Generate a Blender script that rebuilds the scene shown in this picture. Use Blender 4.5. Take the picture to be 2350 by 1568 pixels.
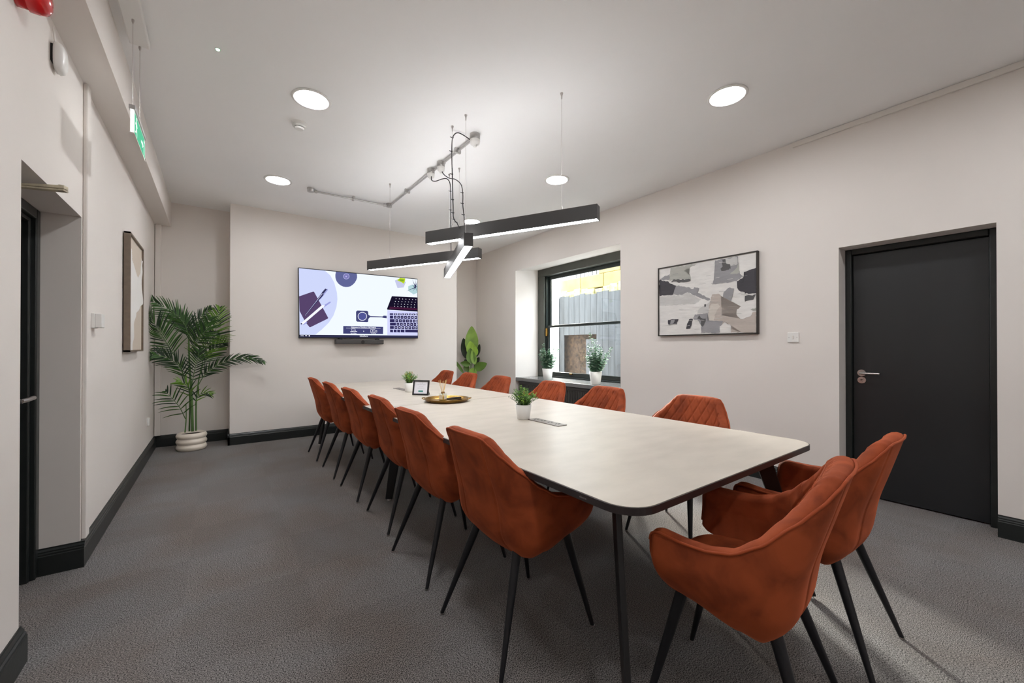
import bpy, bmesh, math, random
from mathutils import Vector, Matrix
for o in list(bpy.data.objects): bpy.data.objects.remove(o, do_unlink=True)
SC = bpy.context.scene
COL = SC.collection
PI = math.pi
# ---------------------------------------------------------------- camera
cam_d = bpy.data.cameras.new('camera'); cam = bpy.data.objects.new('camera', cam_d); COL.objects.link(cam)
cam.location = (0, 0, 1.21)
cam.rotation_euler = (math.radians(90.27), 0, math.radians(-36.24))
cam_d.sensor_width = 36; cam_d.lens = 36*925/2350; cam_d.shift_y = 8.6/2350
cam_d.clip_start = .02; cam_d.clip_end = 100
SC.camera = cam
# ---------------------------------------------------------------- world, sun, exposure
W = bpy.data.worlds.new('world'); SC.world = W; W.use_nodes = True
bg = W.node_tree.nodes['Background']; bg.inputs[0].default_value = (.90, .95, 1, 1); bg.inputs[1].default_value = 13.0
sun_d = bpy.data.lights.new('sun', 'SUN'); sun_d.energy = 42.0; sun_d.angle = .22; sun_d.color = (1, .95, .86)
sun = bpy.data.objects.new('sun', sun_d); COL.objects.link(sun); sun.location = (0, 0, 9)
sun.rotation_euler = Vector((-.52, -.85, -.42)).to_track_quat('-Z', 'Y').to_euler()
VS = SC.view_settings
VS.view_transform = 'Standard'; VS.look = 'None'; VS.exposure = 0.1; VS.gamma = 1; VS.use_curve_mapping = False
LAMP_DISC = 103.0     # radiance of the round ceiling lights
LAMP_BAR = 24.0      # radiance of the pendant bars
FILL_UP = 17.0      # radiance of the unseen strips added on the pendants to brighten the ceiling
SC.cycles.diffuse_bounces = 8; SC.cycles.max_bounces = 12
CEIL = 2.99
# ---------------------------------------------------------------- materials
def srgb(r, g, b):
    f = lambda c: (c/255/12.92 if c <= 10 else ((c/255+.055)/1.055)**2.4)
    return (f(r), f(g), f(b), 1)
MATS = {}
def mat(name, col, rough=.6, metal=0., noise=0., nscale=8., bump=0., bscale=60., sheen=0., emit=0., ecol=None, coat=0., spec=None, stretch=None):
    if name in MATS: return MATS[name]
    m = bpy.data.materials.new(name); m.use_nodes = True; nt = m.node_tree; N = nt.nodes; L = nt.links
    b = N['Principled BSDF']
    b.inputs['Roughness'].default_value = rough; b.inputs['Metallic'].default_value = metal
    if spec is not None: b.inputs['Specular IOR Level'].default_value = spec
    if coat: b.inputs['Coat Weight'].default_value = coat
    if sheen:
        b.inputs['Sheen Weight'].default_value = sheen; b.inputs['Sheen Roughness'].default_value = .35
        b.inputs['Sheen Tint'].default_value = (min(1, col[0]*2.2+.1), min(1, col[1]*2.2+.05), min(1, col[2]*2.2+.03), 1)
    tc = N.new('ShaderNodeTexCoord'); mp = N.new('ShaderNodeMapping'); L.new(tc.outputs['Object'], mp.inputs[0])
    if stretch: mp.inputs['Scale'].default_value = stretch
    n = N.new('ShaderNodeTexNoise'); n.inputs['Scale'].default_value = nscale; n.inputs['Detail'].default_value = 5
    L.new(mp.outputs[0], n.inputs['Vector'])
    r = N.new('ShaderNodeValToRGB'); k = noise
    r.color_ramp.elements[0].position = .3; r.color_ramp.elements[1].position = .7
    r.color_ramp.elements[0].color = tuple(c*(1-k) for c in col[:3])+(1,)
    r.color_ramp.elements[1].color = tuple(min(1, c*(1+k)) for c in col[:3])+(1,)
    L.new(n.outputs[0], r.inputs[0]); L.new(r.outputs[0], b.inputs['Base Color'])
    if bump:
        n2 = N.new('ShaderNodeTexNoise'); n2.inputs['Scale'].default_value = bscale; n2.inputs['Detail'].default_value = 3
        L.new(mp.outputs[0], n2.inputs['Vector'])
        bp = N.new('ShaderNodeBump'); bp.inputs['Strength'].default_value = bump; bp.inputs['Distance'].default_value = .004
        L.new(n2.outputs[0], bp.inputs['Height']); L.new(bp.outputs[0], b.inputs['Normal'])
    if emit:
        b.inputs['Emission Color'].default_value = ecol or col; b.inputs['Emission Strength'].default_value = emit
    MATS[name] = m; return m
M_wall = mat('painted plaster', srgb(228, 222, 217), .85, noise=.012, nscale=1.5, bump=.12, bscale=9, spec=.25)
M_ceil = mat('ceiling paint', srgb(244, 244, 244), .9, noise=.01, nscale=1.5, bump=.1, bscale=5, spec=.2)
M_trimw = mat('white trim paint', srgb(226, 221, 215), .5)
M_black = mat('black gloss paint', srgb(30, 34, 33), .32, noise=.1, nscale=20, bump=.15, bscale=30)
M_door = mat('black door paint', srgb(29, 30, 32), .42, noise=.12, nscale=3, bump=.12, bscale=14, stretch=(1, 1, .3))
M_frame = mat('dark green grey paint', srgb(76, 78, 72), .35, noise=.08, bump=.1, bscale=25)
M_winblack = mat('black window paint', srgb(34, 42, 40), .3, noise=.15)
M_metal = mat('brushed steel', srgb(190, 185, 182), .28, 1.)
M_galv = mat('galvanised steel', srgb(186, 184, 182), .38, .85, noise=.08, nscale=30)
M_brass = mat('brass', srgb(158, 122, 62), .24, 1.)
M_blk = mat('matt black metal', srgb(26, 25, 26), .42, spec=.4)
M_leg = mat('black powder coated steel', srgb(22, 22, 26), .38, spec=.4)
M_lampblk = mat('dark grey aluminium', srgb(52, 50, 49), .5, noise=.03)
M_plast = mat('white plastic', srgb(232, 231, 228), .35)
M_cream = mat('old cream paint', srgb(196, 186, 162), .6, noise=.25, nscale=30)
M_red = mat('red plastic', srgb(205, 20, 26), .25, coat=.5)
M_pot = mat('white glazed ceramic', srgb(225, 224, 220), .35)
M_ribpot = mat('cream ceramic', srgb(226, 216, 202), .3, coat=.3)
M_soil = mat('potting soil', srgb(52, 40, 30), .95, noise=.4, nscale=60, bump=.6, bscale=120)
M_rad = mat('dark grey radiator enamel', srgb(72, 70, 68), .35)
M_sill = mat('dark grey sill paint', srgb(122, 122, 122), .2, noise=.05)
def velvet(name, base, dark):
    m = mat(name, base, .75, sheen=.4, spec=.2)
    nt = m.node_tree; N = nt.nodes; L = nt.links; b = N['Principled BSDF']
    oi = N.new('ShaderNodeObjectInfo'); tc = N.new('ShaderNodeTexCoord'); ad = N.new('ShaderNodeVectorMath'); ad.operation = 'ADD'
    L.new(tc.outputs['Object'], ad.inputs[0]); L.new(oi.outputs['Location'], ad.inputs[1])
    n = N.new('ShaderNodeTexNoise'); n.inputs['Scale'].default_value = 8; n.inputs['Detail'].default_value = 5; n.inputs['Distortion'].default_value = .6
    L.new(ad.outputs[0], n.inputs['Vector'])
    r = N.new('ShaderNodeValToRGB'); r.color_ramp.elements[0].position = .36; r.color_ramp.elements[1].position = .62
    r.color_ramp.elements[0].color = dark; r.color_ramp.elements[1].color = base
    L.new(n.outputs[0], r.inputs[0]); L.new(r.outputs[0], b.inputs['Base Color'])
    n2 = N.new('ShaderNodeTexNoise'); n2.inputs['Scale'].default_value = 900; L.new(tc.outputs['Object'], n2.inputs['Vector'])
    bp = N.new('ShaderNodeBump'); bp.inputs['Strength'].default_value = .15; bp.inputs['Distance'].default_value = .001
    L.new(n2.outputs[0], bp.inputs['Height']); L.new(bp.outputs[0], b.inputs['Normal'])
    return m
M_vel = velvet('rust velvet', srgb(156, 73, 39), srgb(122, 54, 28))
M_pip = mat('rust velvet piping', srgb(150, 68, 36), .7, sheen=.4, spec=.2)
M_seam = mat('dark rust thread', srgb(92, 38, 18), .8)
def carpet():
    m = bpy.data.materials.new('grey loop pile carpet'); m.use_nodes = True; nt = m.node_tree; N = nt.nodes; L = nt.links
    b = N['Principled BSDF']; b.inputs['Roughness'].default_value = .95; b.inputs['Specular IOR Level'].default_value = .1
    b.inputs['Sheen Weight'].default_value = .15
    tc = N.new('ShaderNodeTexCoord')
    def noise(sc, det=2, vec=None, dis=0.):
        n = N.new('ShaderNodeTexNoise'); n.inputs['Scale'].default_value = sc; n.inputs['Detail'].default_value = det; n.inputs['Distortion'].default_value = dis
        L.new(vec or tc.outputs['Object'], n.inputs['Vector']); return n
    # quarter turned tiles: two stretched pile directions picked by a half metre checker
    sep = N.new('ShaderNodeMapping'); sep.inputs['Scale'].default_value = (1, .6, 1); L.new(tc.outputs['Object'], sep.inputs[0])
    sep2 = N.new('ShaderNodeMapping'); sep2.inputs['Scale'].default_value = (.6, 1, 1); L.new(tc.outputs['Object'], sep2.inputs[0])
    ck = N.new('ShaderNodeTexChecker'); ck.inputs['Scale'].default_value = 2.0
    mo = N.new('ShaderNodeMapping'); mo.inputs['Location'].default_value = (.12, .07, .25); L.new(tc.outputs['Object'], mo.inputs[0]); L.new(mo.outputs[0], ck.inputs['Vector'])
    na = noise(330, 2, sep.outputs[0]); nb = noise(330, 2, sep2.outputs[0])
    mx = N.new('ShaderNodeMix'); mx.data_type = 'FLOAT'; L.new(ck.outputs['Fac'], mx.inputs[0]); L.new(na.outputs[0], mx.inputs[2]); L.new(nb.outputs[0], mx.inputs[3])
    r = N.new('ShaderNodeValToRGB'); cr = r.color_ramp; cr.elements[0].position = .40; cr.elements[1].position = .60
    cr.elements[0].color = srgb(44, 42, 41); cr.elements[1].color = srgb(148, 146, 146)
    L.new(mx.outputs[0], r.inputs[0])
    big = noise(1.6, 4, None, .5); rb = N.new('ShaderNodeValToRGB'); rb.color_ramp.elements[0].position = .35; rb.color_ramp.elements[1].position = .65
    rb.color_ramp.elements[0].color = (.86, .76, .69, 1); rb.color_ramp.elements[1].color = (1, 1, 1, 1); L.new(big.outputs[0], rb.inputs[0])
    m1 = N.new('ShaderNodeMix'); m1.data_type = 'RGBA'; m1.blend_type = 'MULTIPLY'; m1.inputs[0].default_value = 1; L.new(r.outputs[0], m1.inputs[6]); L.new(rb.outputs[0], m1.inputs[7])
    ckc = N.new('ShaderNodeMix'); ckc.data_type = 'RGBA'; ckc.inputs[6].default_value = (.93, .93, .93, 1); ckc.inputs[7].default_value = (1, 1, 1, 1); L.new(ck.outputs['Fac'], ckc.inputs[0])
    m2 = N.new('ShaderNodeMix'); m2.data_type = 'RGBA'; m2.blend_type = 'MULTIPLY'; m2.inputs[0].default_value = 1; L.new(m1.outputs[2], m2.inputs[6]); L.new(ckc.outputs[2], m2.inputs[7])
    L.new(m2.outputs[2], b.inputs['Base Color'])
    bp = N.new('ShaderNodeBump'); bp.inputs['Strength'].default_value = .35; bp.inputs['Distance'].default_value = .003; L.new(mx.outputs[0], bp.inputs['Height']); L.new(bp.outputs[0], b.inputs['Normal'])
    return m
M_carpet = carpet()
M_table = mat('pale stone laminate', srgb(187, 179, 168), .34, noise=.075, nscale=5, bump=.03, bscale=40, stretch=(1, 2.2, 1), spec=.45)
M_edge = mat('dark brown edge band', srgb(42, 34, 34), .4)
def glass(name, tint=(1, 1, 1, 1), rough=0.):
    m = bpy.data.materials.new(name); m.use_nodes = True; nt = m.node_tree; N = nt.nodes; L = nt.links
    out = N['Material Output']; N.remove(N['Principled BSDF'])
    t = N.new('ShaderNodeBsdfTransparent'); t.inputs[0].default_value = tint; g = N.new('ShaderNodeBsdfGlossy'); g.inputs[1].default_value = .02
    lw = N.new('ShaderNodeLayerWeight'); pw = N.new('ShaderNodeMath'); pw.operation = 'POWER'; pw.inputs[1].default_value = 5; L.new(lw.outputs['Facing'], pw.inputs[0]); f = N.new('ShaderNodeMath'); f.operation = 'MULTIPLY_ADD'; f.inputs[1].default_value = .9; f.inputs[2].default_value = .03; L.new(pw.outputs[0], f.inputs[0]); mx = N.new('ShaderNodeMixShader')
    L.new(f.outputs[0], mx.inputs[0]); L.new(t.outputs[0], mx.inputs[1]); L.new(g.outputs[0], mx.inputs[2]); L.new(mx.outputs[0], out.inputs[0]); return m
M_glass = glass('window glass', (.96, .98, .98, 1))
def emis(name, col, s):
    m = bpy.data.materials.new(name); m.use_nodes = True; nt = m.node_tree; N = nt.nodes
    e = N.new('ShaderNodeEmission'); e.inputs[0].default_value = col; e.inputs[1].default_value = s
    nt.links.new(e.outputs[0], N['Material Output'].inputs[0]); N.remove(N['Principled BSDF']); return m
M_disc = emis('lit diffuser', (.97, .985, 1, 1), LAMP_DISC)
M_bar = emis('lit strip', (.98, .985, 1, 1), LAMP_BAR)
# ---------------------------------------------------------------- mesh helpers
class B:
    def __init__(s): s.v = []; s.f = []; s.m = []; s.sm = []
    def add(s, vs, fs, m=0, smooth=False):
        o = len(s.v); s.v += [tuple(v) for v in vs]
        for f in fs: s.f.append(tuple(i+o for i in f)); s.m.append(m); s.sm.append(smooth)
        return s
    def box(s, x0, x1, y0, y1, z0, z1, m=0):
        v = [(x, y, z) for z in (z0, z1) for y in (y0, y1) for x in (x0, x1)]
        return s.add(v, [(0, 2, 3, 1), (4, 5, 7, 6), (0, 1, 5, 4), (2, 6, 7, 3), (0, 4, 6, 2), (1, 3, 7, 5)], m)
    def hexa(s, v, m=0):   # 4 bottom then 4 top corners
        return s.add(v, [(3, 2, 1, 0), (4, 5, 6, 7), (0, 1, 5, 4), (1, 2, 6, 5), (2, 3, 7, 6), (3, 0, 4, 7)], m)
    def prism(s, pts, z0, z1, m=0, ax='z', smooth=False):   # polygon extruded along an axis
        n = len(pts)
        def P(a, b, c): return {'z': (a, b, c), 'x': (c, a, b), 'y': (a, c, b)}[ax]
        v = [P(a, b, z0) for a, b in pts]+[P(a, b, z1) for a, b in pts]
        s.add(v, [tuple(range(n))[::-1], tuple(range(n, 2*n))], m)
        return s.add(v, [(i, (i+1) % n, (i+1) % n+n, i+n) for i in range(n)], m, smooth)
    def lathe(s, prof, cx=0, cy=0, n=32, m=0, smooth=True, caps=True):
        v = []; f = []
        for r, z in prof:
            for i in range(n): a = 2*PI*i/n; v.append((cx+r*math.cos(a), cy+r*math.sin(a), z))
        for j in range(len(prof)-1):
            for i in range(n): k = (i+1) % n; f.append((j*n+i, j*n+k, (j+1)*n+k, (j+1)*n+i))
        s.add(v, f, m, smooth)
        if caps:
            s.add(v[:n], [tuple(range(n))[::-1]], m); s.add(v[-n:], [tuple(range(n))], m)
        return s
    def tube(s, path, r, n=8, m=0, closed=False, smooth=True):
        path = [Vector(p) for p in path]; K = len(path); rs = r if isinstance(r, (list, tuple)) else [r]*K
        v = []; f = []; up = None
        for i, p in enumerate(path):
            if closed: t = path[(i+1) % K]-path[i-1]
            else: t = path[min(i+1, K-1)]-path[max(i-1, 0)]
            t.normalize()
            if up is None: up = t.orthogonal().normalized()
            else:
                up = up-t*up.dot(t)
                up = up.normalized() if up.length > 1e-6 else t.orthogonal().normalized()
            w = t.cross(up)
            for k in range(n): a = 2*PI*k/n; v.append(p+(up*math.cos(a)+w*math.sin(a))*rs[i])
        for i in range(K if closed else K-1):
            for k in range(n): a = i*n+k; b = i*n+(k+1) % n; j = (i+1) % K; f.append((a, b, j*n+(k+1) % n, j*n+k))
        s.add(v, f, m, smooth)
        if not closed: s.add(v[:n], [tuple(range(n))[::-1]], m); s.add(v[-n:], [tuple(range(n))], m)
        return s
    def cyl(s, p0, p1, r, n=20, m=0): return s.tube([p0, p1], r, n, m)
    def sph(s, c, r, m=0, sz=1., n=16):
        pr = [(max(1e-4, r*math.sin(PI*i/n)), -r*sz*math.cos(PI*i/n)) for i in range(n+1)]
        b = B().lathe(pr, 0, 0, n*2, 0, True, False)
        return s.add([(x+c[0], y+c[1], z+c[2]) for x, y, z in b.v], b.f, m, True)
def bezier(P, n=10):
    """smooth curve through points (Catmull-Rom)"""
    P = [Vector(p) for p in P]; out = []
    for i in range(len(P)-1):
        a = P[max(i-1, 0)]; b = P[i]; c = P[i+1]; d = P[min(i+2, len(P)-1)]
        for k in range(n):
            t = k/n; out.append(.5*((2*b)+(c-a)*t+(2*a-5*b+4*c-d)*t*t+(3*b-a-3*c+d)*t**3))
    out.append(P[-1]); return out
def mk(name, b, mats, parent=None, bevel=0., seg=2, loc=None, rotz=0., fixn=False, weld=False):
    me = bpy.data.meshes.new(name); me.from_pydata([tuple(v) for v in b.v], [], b.f)
    mats = mats if isinstance(mats, (list, tuple)) else [mats]
    for m in mats: me.materials.append(m)
    for i, p in enumerate(me.polygons): p.material_index = b.m[i]; p.use_smooth = b.sm[i]
    if fixn or weld:
        bm = bmesh.new(); bm.from_mesh(me)
        if weld: bmesh.ops.remove_doubles(bm, verts=bm.verts, dist=1e-5)
        bmesh.ops.recalc_face_normals(bm, faces=bm.faces); bm.to_mesh(me); bm.free()
    me.update()
    o = bpy.data.objects.new(name, me); COL.objects.link(o)
    if parent: o.parent = parent
    if loc: o.location = loc
    if rotz: o.rotation_euler[2] = rotz
    if bevel:
        md = o.modifiers.new('bevel', 'BEVEL'); md.width = bevel; md.segments = seg; md.limit_method = 'ANGLE'; md.angle_limit = math.radians(40)
    return o
def thing(name, label, cat, loc=(0, 0, 0), rotz=0., group=None):
    o = bpy.data.objects.new(name, None); COL.objects.link(o); o.location = loc; o.rotation_euler = (0, 0, rotz)
    o.empty_display_size = .05; tag(o, label, cat, group); return o
def tag(o, label, cat, group=None):
    o['label'] = label; o['category'] = cat
    if group: o['group'] = group
    return o
def struct(o): o['kind'] = 'structure'; return o
def kids(o): return [c for c in bpy.data.objects if c.parent == o]
def copy_tree(o, parent=None, km=None):
    if km is None:
        km = {}
        for c in bpy.data.objects:
            if c.parent: km.setdefault(c.parent.name, []).append(c)
    c = o.copy(); COL.objects.link(c); c.parent = parent
    for ch in km.get(o.name, []): copy_tree(ch, c, km)
    return c
def text_b(s, x, y, w, h, m=0, bold=False):
    """lettering as flat faces in the plane (x, y), box w by h, lower left at x, y"""
    cu = bpy.data.curves.new('t', 'FONT'); cu.body = s; cu.size = 1; cu.resolution_u = 2
    if bold: cu.offset = .015
    ob = bpy.data.objects.new('t', cu); COL.objects.link(ob)
    me = bpy.data.meshes.new_from_object(ob)
    vs = [tuple(v.co) for v in me.vertices]; fs = [tuple(p.vertices) for p in me.polygons]
    bpy.data.objects.remove(ob); bpy.data.meshes.remove(me); bpy.data.curves.remove(cu)
    x0 = min(v[0] for v in vs); x1 = max(v[0] for v in vs); sx = w/(x1-x0); sy = h/.73
    b = B(); b.add([(x+(v[0]-x0)*sx, y+v[1]*sy, 0) for v in vs], fs, m); return b
R = random.Random(7)
def WX(y): return 4.035+.01*y           # face of the right wall
AR = -math.atan(.01)                    # its small turn
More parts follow.
